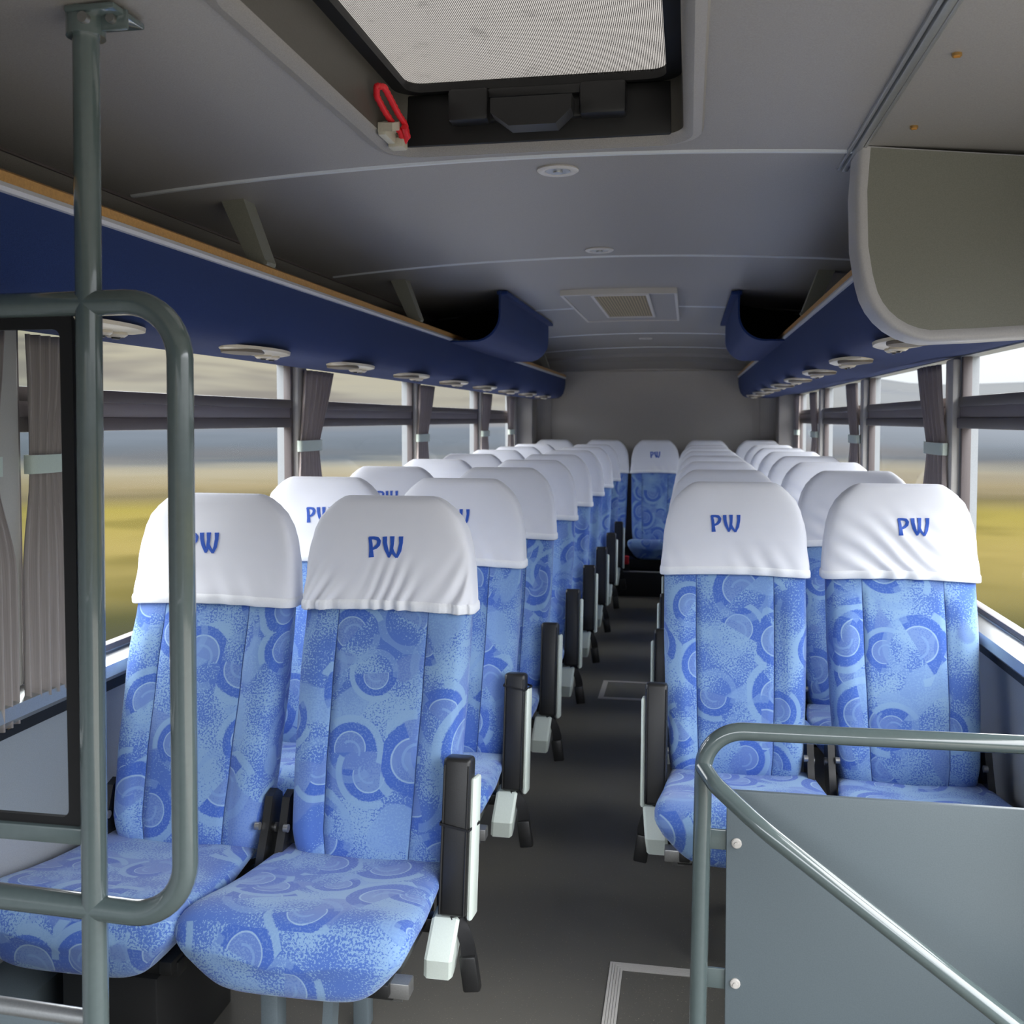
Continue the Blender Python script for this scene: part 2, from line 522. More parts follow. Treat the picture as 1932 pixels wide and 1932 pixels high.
def shell_ceiling():
    xs = [XC - 1.08, XC - 0.95, XC - 0.8, XC - 0.6, XC - 0.45, HX0, XC - 0.15, XC, XC + 0.15, HX1, XC + 0.45, XC + 0.6, XC + 0.8, XC + 0.95, XC + 1.08]
    ys = [FRONT, 0.3, HY0, HY1, 2.31, 3.75, 5.43, 7.1, 8.45]
    top = lambda x: ceil_z(x) + 0.16
    mb = MB()
    nx, ny = len(xs), len(ys)
    vs_ = [(x, y, ceil_z(x)) for y in ys for x in xs]
    fs_ = []
    for j in range(ny - 1):
        for i in range(nx - 1):
            if ys[j] == HY0 and HX0 <= (xs[i] + xs[i + 1]) / 2 <= HX1: continue
            a = j * nx + i
            fs_.append((a, a + 1, a + nx + 1, a + nx))
    mb.add(vs_, fs_)
    # roof skin above, with the same opening
    vs_ = [(x, y, top(x)) for y in ys + [REAR + 0.1] for x in xs]
    fs_ = []
    for j in range(ny):
        for i in range(nx - 1):
            if ys[j] == HY0 and HX0 <= (xs[i] + xs[i + 1]) / 2 <= HX1: continue
            a = j * nx + i
            fs_.append((a, a + 1, a + nx + 1, a + nx))
    mb.add(vs_, fs_)
    # sloping side coves, down to the side walls
    for s, xw in ((-1, XL), (1, XR)):
        xe = XC + s * 1.08
        for y0, y1 in ((FRONT, REAR),):
            mb.add([(xe, y0, ceil_z(xe)), (xe, y1, ceil_z(xe)), (xw, y1, 1.93), (xw, y0, 1.93)], [(0, 1, 2, 3)])
            xo = xw + s * 0.06
            mb.add([(xe, y0, top(xe)), (xe, REAR + 0.1, top(xe)), (xo, REAR + 0.1, 1.95), (xo, y0, 1.95)], [(0, 1, 2, 3)])
    # rear cove curving down into the back wall
    prof = [(8.45, 0.0), (8.62, -0.012), (8.76, -0.035), (8.80, -0.060), (8.84, -0.062), (9.0, -0.09), (REAR, -0.15)]
    for i in range(len(prof) - 1):
        (ya, za), (yb, zb) = prof[i], prof[i + 1]
        vs_ = [(x, ya, ceil_z(x) + za) for x in xs] + [(x, yb, ceil_z(x) + zb) for x in xs]
        mb.add(vs_, [(k, k + 1, k + 1 + nx, k + nx) for k in range(nx - 1)])
    return struct(mb.build('ceiling', 'ceiling', sharp=25))
shell_ceiling()

PIL_L = [2.00, 3.76, 5.50, 7.28, 8.75]        # window pillar centres, left side
PIL_R = [1.85, 3.72, 5.50, 7.22, 8.80]
def side_wall(side):
    xw = XL if side < 0 else XR
    out = 0.06 * side
    mb = MB()
    y0 = FRONT if side < 0 else 1.80                  # the entrance is open ahead of the right wall
    mb.span(xw, xw + out, y0, REAR + 0.06, -0.1, SILL)
    mb.span(xw, xw + out, FRONT if side < 0 else 1.80, REAR + 0.06, WTOP, 1.95)
    if side < 0:
        mb.span(xw, xw + out, FRONT, 1.80, SILL, WTOP)  # front bay out of view, closed solid to darken the left ceiling
    for y in ([1.85] + PIL_L if side < 0 else PIL_R):
        mb.span(xw, xw + out, y - 0.055, y + 0.055, SILL, WTOP)
    last = (PIL_L if side < 0 else PIL_R)[-1]
    mb.span(xw, xw + out, last, REAR + 0.06, SILL, WTOP)
    return struct(mb.build('wall_left' if side < 0 else 'wall_right', 'wall'))
side_wall(-1); side_wall(1)

mb = MB()
mb.span(XL, XR, REAR, REAR + 0.06, 0, 2.12)
mb.span(XL + 0.30, XR - 0.30, REAR - 0.012, REAR, 0.9, 1.93, 0.006)
struct(mb.build('wall_rear', 'rearwall'))
mb = MB()
for a, b in ((XL, XL + 0.16), (XR - 0.16, XR)):
    mb.span(a, b, REAR - 0.30, REAR, 0.6, 1.96, 0.01)
struct(mb.build('trim_1', 'rearwall'))

mb = MB()
mb.span(XL - 0.06, XR + 0.06, FRONT - 0.06, FRONT, -0.1, 0.80)
mb.span(XL - 0.06, XR + 0.06, FRONT - 0.06, FRONT, 1.72, 2.25)
mb.span(XL - 0.06, XL + 0.08, FRONT - 0.06, FRONT, 0.80, 1.72); mb.span(XR - 0.08, XR + 0.06, FRONT - 0.06, FRONT, 0.80, 1.72)
struct(mb.build('wall_front', 'wall'))  # unseen front wall, added to cut the sky light on the front ceiling
# sill strips and pillar covers
tn = [2]
def trim(mb, mat):
    struct(mb.build('trim_%d' % tn[0], mat)); tn[0] += 1
for s, xw in ((-1, XL), (1, XR)):
    mb = MB()
    mb.prism([(xw, SILL - 0.005), (xw - s * 0.055, SILL - 0.02), (xw - s * 0.060, SILL - 0.05), (xw - s * 0.045, SILL - 0.065), (xw, SILL - 0.065)], 'y', FRONT if s < 0 else 1.80, 8.7)
    trim(mb, 'aluminium')
    mb = MB()
    mb.prism([(xw, SILL - 0.067), (xw - s * 0.03, SILL - 0.067), (xw - s * 0.028, SILL - 0.10), (xw, SILL - 0.10)], 'y', FRONT if s < 0 else 1.80, 8.7)
    trim(mb, 'rubber')
    mb = MB()
    mb.prism([(xw, 0.0), (xw - s * 0.10, 0.0), (xw - s * 0.10, 0.17), (xw - s * 0.04, 0.22), (xw, 0.22)], 'y', 1.6, 8.7)
    struct(mb.build('baseboard_left' if s < 0 else 'baseboard_right', 'panel'))
    for y in (PIL_L if s < 0 else PIL_R):
        mb = MB()
        mb.box((xw - s * 0.012, y, (SILL + WTOP) / 2), (0.03, 0.10, WTOP - SILL - 0.01), 0.010)
        trim(mb, 'trim_light')
# thin light strips across the ceiling joints
for y in (2.31, 3.75, 5.43, 7.1, 8.45):
    mb = MB()
    pts = [XC - 1.06 + 2.12 * k / 24 for k in range(25)]
    w = 0.011
    vs_ = [(x, yy, ceil_z(x) - dz) for x in pts for yy, dz in ((y - w, 0.0), (y - w * 0.5, 0.005), (y + w * 0.5, 0.005), (y + w, 0.0))]
    mb.add(vs_, [(i * 4 + k, i * 4 + k + 1, i * 4 + k + 5, i * 4 + k + 4) for i in range(24) for k in range(3)])
    trim(mb, 'trim_seam')
for s in (-1, 1):
    mb = MB()
    xe = XC + s * 1.08
    mb.span(xe - 0.004, xe + 0.004, FRONT, 8.6, ceil_z(xe) - 0.006, ceil_z(xe) + 0.004, 0.002)
    trim(mb, 'frame_dark')
# silver strip on the front right ceiling
mb = MB()
zz = ceil_z(0.362)
for dx, wd, h in ((0, 0.014, 0.010), (-0.014, 0.008, 0.006), (0.014, 0.008, 0.006)):
    mb.span(0.362 + dx - wd / 2, 0.362 + dx + wd / 2, FRONT, 2.46, zz - h, zz + 0.004, 0.002)
trim(mb, 'aluminium')

# windows: a lower pane, a sliding upper pane and the bar between them
wnum = [1]
def window(side, y0, y1):
    xw = XL if side < 0 else XR
    fr = MB()
    xb = xw + side * 0.012
    # the deep bar between fixed and sliding panes, in three steps
    fr.span(xb - 0.020, xb + 0.020, y0, y1, 1.525, 1.560, 0.004, mi=0)
    fr.span(xb - 0.014, xb + 0.016, y0, y1, 1.485, 1.527, 0.003, mi=1)
    fr.span(xb - 0.024, xb + 0.020, y0, y1, 1.450, 1.487, 0.004, mi=0)
    for a, b in ((y0, y0 + 0.022), (y1 - 0.022, y1)):
        fr.span(xb - 0.012, xb + 0.02, a, b, SILL, WTOP, 0.004, mi=0)
    fr.span(xb - 0.012, xb + 0.02, y0, y1, SILL, SILL + 0.018, 0.003, mi=0)
    o = struct(fr.build('window_%d' % wnum[0], ['frame_dark', 'frame_mid']))
    wnum[0] += 1
    for z0, z1, dx in ((SILL + 0.018, 1.452, 0.006), (1.558, WTOP, -0.004)):
        g = MB()
        x = xb + dx
        g.add([(x, y0 + 0.02, z0), (x, y1 - 0.02, z0), (x, y1 - 0.02, z1), (x, y0 + 0.02, z1)], [(0, 1, 2, 3)])
        g.build('pane', 'glass', o)
for a, b in zip(PIL_L, PIL_L[1:]): window(-1, a + 0.055, b - 0.055)
for a, b in zip(PIL_R, PIL_R[1:]): window(1, a + 0.055, b - 0.055)

# ------------------------------------------------------------------ roof hatch
ZM = 2.225
hatch = thing('roof_hatch', 'dark framed roof hatch with a bright mesh blind, in the ceiling above the aisle', 'roof hatch', (XC, (HY0 + HY1) / 2, 2.10))
def hatch_local(mb, name, mats, parent):
    o = mb.build(name, mats, parent)
    o.matrix_parent_inverse = Matrix.Translation(-hatch.location) if parent is hatch else Matrix.Identity(4)
    return o
cz = ceil_z(HX0)
mb = MB()
def ring(g, z, r): return rrect(HX0 - g, HX1 + g, HY0 - g, HY1 + g, r, z, 8)
mb.loft([ring(0.040, cz + 0.002, 0.10), ring(0.034, cz - 0.010, 0.095), ring(0.016, cz - 0.014, 0.08), ring(0.002, cz - 0.006, 0.065), ring(-0.004, cz + 0.004, 0.06)], True, False)
hatch_local(mb, 'lip', 'ceiling', hatch)
mb = MB()
mb.loft([ring(-0.004, cz + 0.004, 0.06), ring(-0.008, ZM - 0.03, 0.055), ring(-0.008, ZM + 0.005, 0.055)], True, False)
hatch_local(mb, 'well', 'panel_taupe', hatch)
mb = MB()
mb.loft([ring(-0.008, ZM - 0.012, 0.055), ring(-0.040, ZM - 0.016, 0.035), ring(-0.040, ZM + 0.004, 0.035), ring(-0.008, ZM + 0.006, 0.055)], True, False)
hatch_local(mb, 'blind_frame', 'rubber', hatch)
mb = MB()
mb.add(ring(-0.036, ZM, 0.03), [tuple(range(36))])
hatch_local(mb, 'mesh_blind', 'mesh', hatch)
mb = MB()
mb.loft([rrect(HX0 - 0.03, HX1 + 0.03, HY0 - 0.03, HY1 + 0.03, 0.06, ZM + 0.010), rrect(HX0 - 0.03, HX1 + 0.03, HY0 - 0.03, HY1 + 0.03, 0.06, ZM + 0.016)])
hatch_local(mb, 'lid', 'lid', hatch)
# black handle on the rear wall of the well
mb = MB()
yb = HY1 - 0.006
mb.span(HX0 + 0.02, HX1 - 0.03, yb - 0.012, yb, cz + 0.002, ZM - 0.014, 0.004)
hatch_local(mb, 'rear_liner', 'rubber', hatch)
mb = MB()
for a, b in ((-0.19, -0.10), (0.10, 0.20)):
    mb.span(XC + a, XC + b, yb - 0.06, yb - 0.01, 2.135, ZM - 0.02, 0.008)
mb.span(XC - 0.105, XC + 0.105, yb - 0.045, yb - 0.01, 2.185, ZM - 0.018, 0.006)
mb.span(XC - 0.105, XC + 0.105, yb - 0.03, yb - 0.01, 2.14, 2.19, 0.004)
hb = hatch_local(mb, 'latch_housing', 'latch', hatch)
mb = MB()
mb.prism([(XC - 0.085, 2.165), (XC + 0.09, 2.165), (XC + 0.088, 2.135), (XC + 0.055, 2.105), (XC - 0.045, 2.105), (XC - 0.085, 2.135)], 'y', yb - 0.105, yb - 0.05)
hatch_local(mb, 'handle', 'latch', hatch)

# red coiled cord with its beige clip on the left wall of the hatch
cl = thing('emergency_cord', 'red coiled emergency cord in a beige clip on the left edge of the roof hatch', 'emergency cord', (HX0 + 0.01, 2.06, 2.12))
mb = MB()
x0 = HX0 + 0.012
mb.loft([[(x0 - 0.006, y, z), (x0 + 0.030 * k, y - 0.004, z - 0.004), (x0 + 0.030 * k, y - 0.004, z - 0.022), (x0 - 0.006, y, z - 0.02)] for y, z, k in ((2.10, 2.128, 0.5), (2.075, 2.128, 1.0), (2.06, 2.122, 1.0), (2.03, 2.112, 0.9), (2.125, 2.085, 0.9), (2.145, 2.07, 0.7))[:4]], True, True)
mb.span(x0 - 0.006, x0 + 0.030, 2.10, 2.135, 2.078, 2.100, 0.004)
mb.span(x0 - 0.006, x0 + 0.012, 2.03, 2.13, 2.085, 2.110, 0.003)
o = mb.build('clip', 'grey_plastic', cl); o.matrix_parent_inverse = Matrix.Translation(-cl.location)
mb = MB()
loop = [(x0 + dx, 2.060 + dy, 2.120 + dz) for dx, dy, dz in ((0.034, 0.060, -0.018), (0.036, 0.030, 0.004), (0.034, -0.01, 0.012), (0.030, -0.05, 0.030), (0.026, -0.085, 0.046), (0.014, -0.098, 0.044), (0.008, -0.08, 0.030), (0.012, -0.04, 0.012), (0.018, 0.0, -0.004), (0.026, 0.03, -0.012), (0.024, 0.06, -0.028), (0.036, 0.045, -0.02), (0.040, 0.01, -0.004))]
pts = []
for i in range(len(loop) - 1):
    for k in range(6):
        pts.append(Vector(loop[i]).lerp(Vector(loop[i + 1]), k / 6))
mb.tube(pts, [0.0062 + 0.0012 * (i % 2) for i in range(len(pts))], 10)
o = mb.build('cord', 'red', cl); o.matrix_parent_inverse = Matrix.Translation(-cl.location)

# ------------------------------------------------------------------ ceiling fittings
def spot(y, label):
    z = ceil_z(XC + 0.013)
    t_ = thing('ceiling_spotlight', label, 'ceiling light', (XC + 0.013, y, z), 'small round lights along the ceiling centre')
    mb = MB()
    prof = [(0.050, 0.003), (0.052, -0.004), (0.046, -0.008), (0.034, -0.007), (0.030, -0.002)]
    mb.loft([[(r * math.cos(2 * math.pi * k / 32), r * math.sin(2 * math.pi * k / 32), zz) for k in range(32)] for r, zz in prof], True, False)
    mb.build('bezel', 'trim_light', t_)
    mb = MB()
    mb.disc((0, 0, -0.004), 0.031, 0.004, 'z', 28)
    mb.disc((0, 0, -0.007), 0.012, 0.006, 'z', 20)
    mb.build('lens', 'aluminium', t_)
spot(2.44, 'round white ceiling light just behind the roof hatch')
spot(3.60, 'round white ceiling light between the roof hatch and the square vent')
spot(6.11, 'small round ceiling light just behind the square vent')
spot(7.55, 'small round ceiling light, third back from the square vent towards the rear wall')

vt = thing('roof_vent', 'square grey ceiling vent with a tan mesh grille, halfway down the aisle', 'vent', (XC, 5.3, 2.10))
def plate(mb, x0, x1, y0, y1, dz0, dz1):
    for i in range(12):
        a, b = x0 + (x1 - x0) * i / 12, x0 + (x1 - x0) * (i + 1) / 12
        mb.add([(a, y0, ceil_z(a) + dz0), (b, y0, ceil_z(b) + dz0), (b, y1, ceil_z(b) + dz0), (a, y1, ceil_z(a) + dz0),
                (a, y0, ceil_z(a) + dz1), (b, y0, ceil_z(b) + dz1), (b, y1, ceil_z(b) + dz1), (a, y1, ceil_z(a) + dz1)],
               [(0, 1, 2, 3), (0, 1, 5, 4), (2, 3, 7, 6)] + ([(0, 3, 7, 4)] if i == 0 else []) + ([(1, 2, 6, 5)] if i == 11 else []), smooth=False)
mb = MB(); plate(mb, -0.600, -0.060, 4.68, 5.96, -0.022, 0.0)
o = mb.build('cover_plate', 'ceiling', vt, sharp=20); o.matrix_parent_inverse = Matrix.Translation(-vt.location)
mb = MB()
for a in ((-0.605, -0.592, 4.67, 5.97), (-0.068, -0.055, 4.67, 5.97), (-0.605, -0.055, 4.668, 4.69), (-0.605, -0.055, 5.95, 5.97)):
    plate(mb, *a, -0.027, 0.0)
o = mb.build('edge_trim', 'trim_light', vt, sharp=20); o.matrix_parent_inverse = Matrix.Translation(-vt.location)
mb = MB(); plate(mb, -0.450, -0.200, 4.70, 5.70, -0.026, -0.020)
o = mb.build('grille', 'vent_mesh', vt, sharp=20); o.matrix_parent_inverse = Matrix.Translation(-vt.location)
mb = MB()
for a in ((-0.462, -0.448, 4.69, 5.715), (-0.202, -0.188, 4.69, 5.715), (-0.462, -0.188, 4.685, 4.715), (-0.462, -0.188, 5.69, 5.72)):
    plate(mb, *a, -0.031, -0.020)
o = mb.build('grille_frame', 'trim_light', vt, sharp=20); o.matrix_parent_inverse = Matrix.Translation(-vt.location)

for x, y, lab in ((0.425, 1.72, 'brass screw in the front right ceiling panel, nearest to the camera'), (0.445, 2.12, 'brass screw in the front right ceiling panel, beside the grey rack end')):
    mb = MB(); mb.disc((0, 0, -0.002), 0.008, 0.006, 'z', 16); mb.box((0, 0, -0.006), (0.010, 0.002, 0.003))
    o = mb.build('screw', 'screw'); o.location = (x, y, ceil_z(x)); tag(o, lab, 'screw', 'ceiling panel screws')

# air-conditioning ducts hanging above the racks
def duct(side, y0, y1, xin, label):
    xw = XL if side < 0 else XR
    d = thing('ceiling_duct', label, 'ceiling duct', (xin, y0, 1.86), 'ceiling duct boxes above the racks')
    def prof(g):
        zt, zb = ceil_z(xin) - 0.004, 1.845 + g
        xi = xin - side * -g if False else xin + side * g
        r = 0.125 - g * 0.4
        pts = [(xi, zt)]
        for k in range(11):
            a = math.radians(90 * k / 10)
            pts.append((xi + side * r * (1 - math.cos(a)), zb + r - r * math.sin(a)))
        pts.append((xw - side * 0.03, zb)); pts.append((xw - side * 0.03, 1.96))
        return pts
    n = len(prof(0))
    rings = [[(x, y0, z) for x, z in prof(0.008)], [(x, y0, z) for x, z in prof(0.0)], [(x, y1, z) for x, z in prof(0.0)], [(x, y1, z) for x, z in prof(0.08)]]
    mb = MB(); mb.loft(rings, False, False)
    mb.span(xin - side * 0.03, xin + side * 0.02, y0 + 0.01, y1, ceil_z(xin) - 0.022, ceil_z(xin) - 0.004, 0.003)
    o = mb.build('shell', 'carpet_blue', d, sharp=50); o.matrix_parent_inverse = Matrix.Translation(-d.location)
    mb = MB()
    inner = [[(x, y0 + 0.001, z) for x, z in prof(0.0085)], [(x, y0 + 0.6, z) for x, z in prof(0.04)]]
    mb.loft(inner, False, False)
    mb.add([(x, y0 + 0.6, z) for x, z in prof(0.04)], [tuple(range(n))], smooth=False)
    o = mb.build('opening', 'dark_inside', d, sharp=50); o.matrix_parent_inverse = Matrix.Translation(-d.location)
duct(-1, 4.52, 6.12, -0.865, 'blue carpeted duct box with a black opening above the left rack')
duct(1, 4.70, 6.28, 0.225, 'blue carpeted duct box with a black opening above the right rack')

# ------------------------------------------------------------------ luggage racks
def rack(side, y0, y1, brk, label):
    xw = XL if side < 0 else XR
    X = lambda d: XC + side * d
    dw = abs(xw - XC)
    rk = thing('luggage_rack', label, 'luggage rack', (xw, (y0 + y1) / 2, 1.66), 'luggage racks along the windows')
    inv = Matrix.Translation(-rk.location)
    prof = [(0.772, 1.856), (0.772, 1.81), (0.778, 1.765), (0.792, 1.720), (0.812, 1.693), (0.838, 1.678), (0.88, 1.673), (1.08, 1.672), (1.10, 1.690), (dw, 1.705),
            (dw, 1.73), (1.05, 1.72), (0.86, 1.72), (0.82, 1.75), (0.800, 1.80), (0.794, 1.856)]
    mb = MB()
    mb.loft([[(X(d), y, z) for d, z in prof] for y in (y0, y1)], True, True)
    o = mb.build('shelf', 'carpet_blue', rk, sharp=35); o.matrix_parent_inverse = inv
    mb = MB()
    mb.prism([(X(0.774), 1.851), (X(0.766), 1.853), (X(0.763), 1.860), (X(0.766), 1.868), (X(0.774), 1.868)], 'y', y0, y1)
    o = mb.build('silver_edge', 'silver', rk); o.matrix_parent_inverse = inv
    mb = MB()
    mb.prism([(X(0.768), 1.868), (X(0.7675), 1.886), (X(0.774), 1.891), (X(0.795), 1.894), (X(0.802), 1.888), (X(0.80), 1.856), (X(0.774), 1.856), (X(0.774), 1.868)], 'y', y0, y1)
    o = mb.build('tan_edge', 'tan', rk); o.matrix_parent_inverse = inv
    for y in brk:
        mb = MB()
        zt = ceil_z(X(0.88)) + 0.004
        mb.prism([(X(0.835), zt), (X(0.900), zt), (X(0.812), 1.880), (X(0.782), 1.884), (X(0.774), 1.903)], 'y', y - 0.03, y + 0.04)
        mb.disc((X(0.772), y - 0.028, 1.897), 0.007, 0.02, 'y', 12)
        o = mb.build('support_bracket', 'cap', rk); o.matrix_parent_inverse = inv
    return rk
rack(-1, FRONT, 8.95, (0.95, 2.50, 4.02, 6.45, 7.9), 'long blue luggage rack with tan edge above the left windows')
rack(1, 2.37, 8.95, (4.05, 6.55, 7.9), 'blue luggage rack with tan edge above the right windows')

# moulded grey end of the right rack
ec = thing('rack_end_panel', 'big grey rounded end panel closing the front of the right luggage rack', 'end panel', (0.4, 2.28, 1.65))
inv = Matrix.Translation(-ec.location)
def cap_prof(g):
    pts = [(0.362 + g, ceil_z(0.362) - 0.002), (0.356 + g, 1.98), (0.360 + g, 1.86), (0.370 + g, 1.80)]
    for k in range(1, 9):
        a = math.radians(84 * k / 8)
        pts.append((0.372 + 0.16 - (0.16 - g) * math.cos(a), 1.808 - (0.16 - g) * math.sin(a)))
    pts += [(0.62, 1.652 + g), (XR - 0.01, 1.668 + g), (XR - 0.01, 1.92), (XR - 0.19, ceil_z(XR - 0.19) - 0.012)]
    return pts
CY0 = 2.265
mb = MB()
P0, P1 = cap_prof(0.0), cap_prof(0.026)
mb.loft([[(x, CY0 + 0.10, z) for x, z in P0], [(x, CY0 + 0.015, z) for x, z in P0], [(x, CY0 + 0.003, z) for x, z in cap_prof(0.005)], [(x, CY0, z) for x, z in cap_prof(0.012)], [(x, CY0 + 0.006, z) for x, z in P1]], True, False)
o = mb.build('rounded_edge', 'cap_edge_lit', ec, sharp=60); o.matrix_parent_inverse = inv
mb = MB()
n = len(P1)
mb.loft([[(x, CY0 + 0.006, z) for x, z in P1], [(x, CY0 + 0.03, z) for x, z in P1]], True, True, smooth=False)
o = mb.build('face', 'cap', ec); o.matrix_parent_inverse = inv

# light and air panels under the racks
def pod(side, y, label):
    x = XC + side * 0.862
    p = thing('reading_light_panel', label, 'reading light', (x, y, 1.6745), 'reading light panels under the racks')
    def oval(L, W, z, cy=0, cx=0, n=32, e=2.0):
        return [(cx + W * math.copysign(abs(math.sin(2 * math.pi * k / n)) ** (2 / 1.6), math.sin(2 * math.pi * k / n)), cy + L * math.cos(2 * math.pi * k / n), z) for k in range(n)]
    mb = MB(); mb.loft([oval(0.20, 0.066, 0.004), oval(0.198, 0.064, -0.004), oval(0.165, 0.054, -0.009), oval(0.10, 0.03, -0.010)])
    mb.build('housing', 'pod', p)
    mb = MB(); mb.loft([oval(0.085, 0.054, -0.005, -0.085), oval(0.083, 0.052, -0.013, -0.085), oval(0.05, 0.03, -0.016, -0.085)])
    mb.build('speaker_cover', 'pod_dark', p)
    for cy in (0.045, 0.10):
        mb = MB()
        mb.loft([[(r * math.cos(2 * math.pi * k / 20), cy + r * math.sin(2 * math.pi * k / 20), z) for k in range(20)] for r, z in ((0.024, -0.006), (0.024, -0.015), (0.017, -0.020), (0.014, -0.015))])
        q = mb.build('air_nozzle', 'pod', p)
        mb = MB(); mb.box((0, cy, -0.019), (0.006, 0.026, 0.010), 0.002); mb.disc((0, cy, -0.016), 0.010, 0.008, 'z', 14)
        mb.build('nozzle_vane', 'black', q)
ORD = ['first', 'second', 'third', 'fourth', 'fifth', 'sixth', 'seventh', 'eighth', 'ninth', 'tenth']
for k in range(9):
    pod(-1, 1.81 + 0.79 * k, 'cream oval light panel under the left rack, %s back from the front pole' % ORD[k])
for k in range(8):
    pod(1, 2.60 + 0.79 * k, 'cream oval light panel under the right rack, %s back from the grey rack end' % ORD[k])

# ------------------------------------------------------------------ curtains
def curtain(side, y, w_top, w_tie, lean, label, ztop=1.68, zbot=0.9, ztie=1.375, flare=None, seed=0):
    xw = (XL if side < 0 else XR) - side * 0.014
    c = thing('curtain', label, 'curtain', (xw, y, zbot), 'tied back window curtains')
    rings = []
    NP = 90
    nz = 26
    flare = flare or w_tie * 1.35
    for i in range(nz + 1):
        z = zbot + (ztop - zbot) * i / nz
        if z > ztie:
            k = sstep(ztie, ztop + 0.1, z); w = w_tie + (w_top - w_tie) * (0.35 * k + 0.65 * (z - ztie) / (ztop - ztie)); cy = lean * (z - ztie) / (ztop - ztie)
        else:
            k = sstep(0, 0.25, ztie - z); w = w_tie + (flare - w_tie) * k; cy = 0
        amp = 0.014 + 0.008 * min(1, abs(z - ztie) / 0.2)
        row = []
        for j in range(NP + 1):
            u = j / NP - 0.5
            ph = u * 2 * math.pi * 6.5 + seed + 0.5 * math.sin(3 * u + z * 2)
            row.append((-side * (0.012 + amp * (0.5 + 0.5 * math.sin(ph)) + 0.012 * math.cos(u * math.pi)), cy + u * w + 0.004 * math.cos(ph), z - zbot))
        rings.append(row)
    mb = MB()
    n = NP + 1
    vs_ = [p for r in rings for p in r]
    fs_, us = [], []
    for i in range(nz):
        for j in range(NP):
            a = i * n + j
            fs_.append((a, a + 1, a + n + 1, a + n))
            us.append([(j / NP, i / nz), ((j + 1) / NP, i / nz), ((j + 1) / NP, (i + 1) / nz), (j / NP, (i + 1) / nz)])
    mb.add(vs_, fs_, us)
    o = mb.build('cloth', 'curtain', c, sharp=0)
    sol = o.modifiers.new('thick', 'SOLIDIFY'); sol.thickness = 0.002
    mb = MB()
    zt = ztie - zbot
    h = 0.022
    xa, xb_ = -side * 0.004, -side * 0.042
    yr = w_tie / 2 + 0.008
    loop = []
    for k in range(32):
        a_, b_ = math.cos(2 * math.pi * k / 32), math.sin(2 * math.pi * k / 32)
        loop.append(((xa + xb_) / 2 + (xb_ - xa) / 2 * math.copysign(abs(a_) ** 0.6, a_), yr * math.copysign(abs(b_) ** 0.6, b_)))
    outer = [(p[0] - side * 0.003, p[1] * 1.05) for p in loop]
    mb.loft([[(p[0], p[1], zt - h) for p in loop], [(p[0], p[1], zt - h) for p in outer], [(p[0], p[1], zt + h) for p in outer], [(p[0], p[1], zt + h) for p in loop]], True, False)
    mb.build('tie_band', 'tieband', c)
curtain(-1, 1.90, 0.20, 0.10, -0.02, 'brown curtain tied back in front of the window pillar, at the glass partition', seed=0.4, flare=0.2, ztie=1.375, zbot=0.78)
curtain(-1, 2.13, 0.20, 0.13, 0.02, 'brown curtain tied back behind the window pillar, beside the black glass border', seed=1.4, flare=0.2, ztie=1.375, zbot=0.82)
curtain(-1, 3.80, 0.33, 0.20, 0.10, 'brown curtain tied back at the left window pillar nearest to the front seats', seed=2.0)
curtain(-1, 5.54, 0.33, 0.20, 0.09, 'brown curtain tied back at the second left pillar behind the front seats', seed=3.1)
curtain(-1, 7.33, 0.33, 0.20, 0.09, 'brown curtain tied back at the third left pillar behind the front seats', seed=4.1)
curtain(-1, 8.45, 0.30, 0.18, -0.02, 'brown curtain in the rear left corner of the windows', seed=5.1)
curtain(1, 3.84, 0.33, 0.25, 0.11, 'brown curtain tied back at the right window pillar nearest to the front', seed=0.9)
curtain(1, 5.64, 0.33, 0.24, 0.10, 'brown curtain tied back at the second right window pillar from the front', seed=1.9)
curtain(1, 7.36, 0.33, 0.24, 0.10, 'brown curtain tied back at the third right window pillar from the front', seed=2.9)
curtain(1, 8.55, 0.30, 0.18, -0.02, 'brown curtain in the rear right corner of the windows', seed=3.9)

# ------------------------------------------------------------------ seats
BACK = [  # z: half width, front y, half thickness, centre-to-edge exponent
    (0.36, 0.185, -0.135, 0.055), (0.40, 0.197, -0.150, 0.065), (0.46, 0.206, -0.146, 0.068), (0.60, 0.214, -0.112, 0.068),
    (0.80, 0.221, -0.055, 0.064), (1.00, 0.222, 0.004, 0.058), (1.10, 0.216, 0.024, 0.052), (1.18, 0.195, 0.036, 0.046),
    (1.235, 0.155, 0.045, 0.036), (1.268, 0.10, 0.058, 0.018)]
COVER = [
    (0.978, 0.2330, -0.010, 0.072), (1.02, 0.232, -0.003, 0.071), (1.09, 0.227, 0.012, 0.066), (1.15, 0.219, 0.020, 0.061),
    (1.19, 0.209, 0.025, 0.057), (1.225, 0.192, 0.030, 0.052), (1.250, 0.171, 0.035, 0.046), (1.268, 0.150, 0.040, 0.039), (1.279, 0.134, 0.048, 0.028), (1.283, 0.118, 0.060, 0.012)]
def s_list(n, knots=()):
    base = [math.sin(math.pi / 2 * (-1 + 2 * k / n)) for k in range(n + 1)]
    return sorted(set([round(b, 5) for b in base if all(abs(b - q) > 0.02 for q in knots)] + list(knots)))
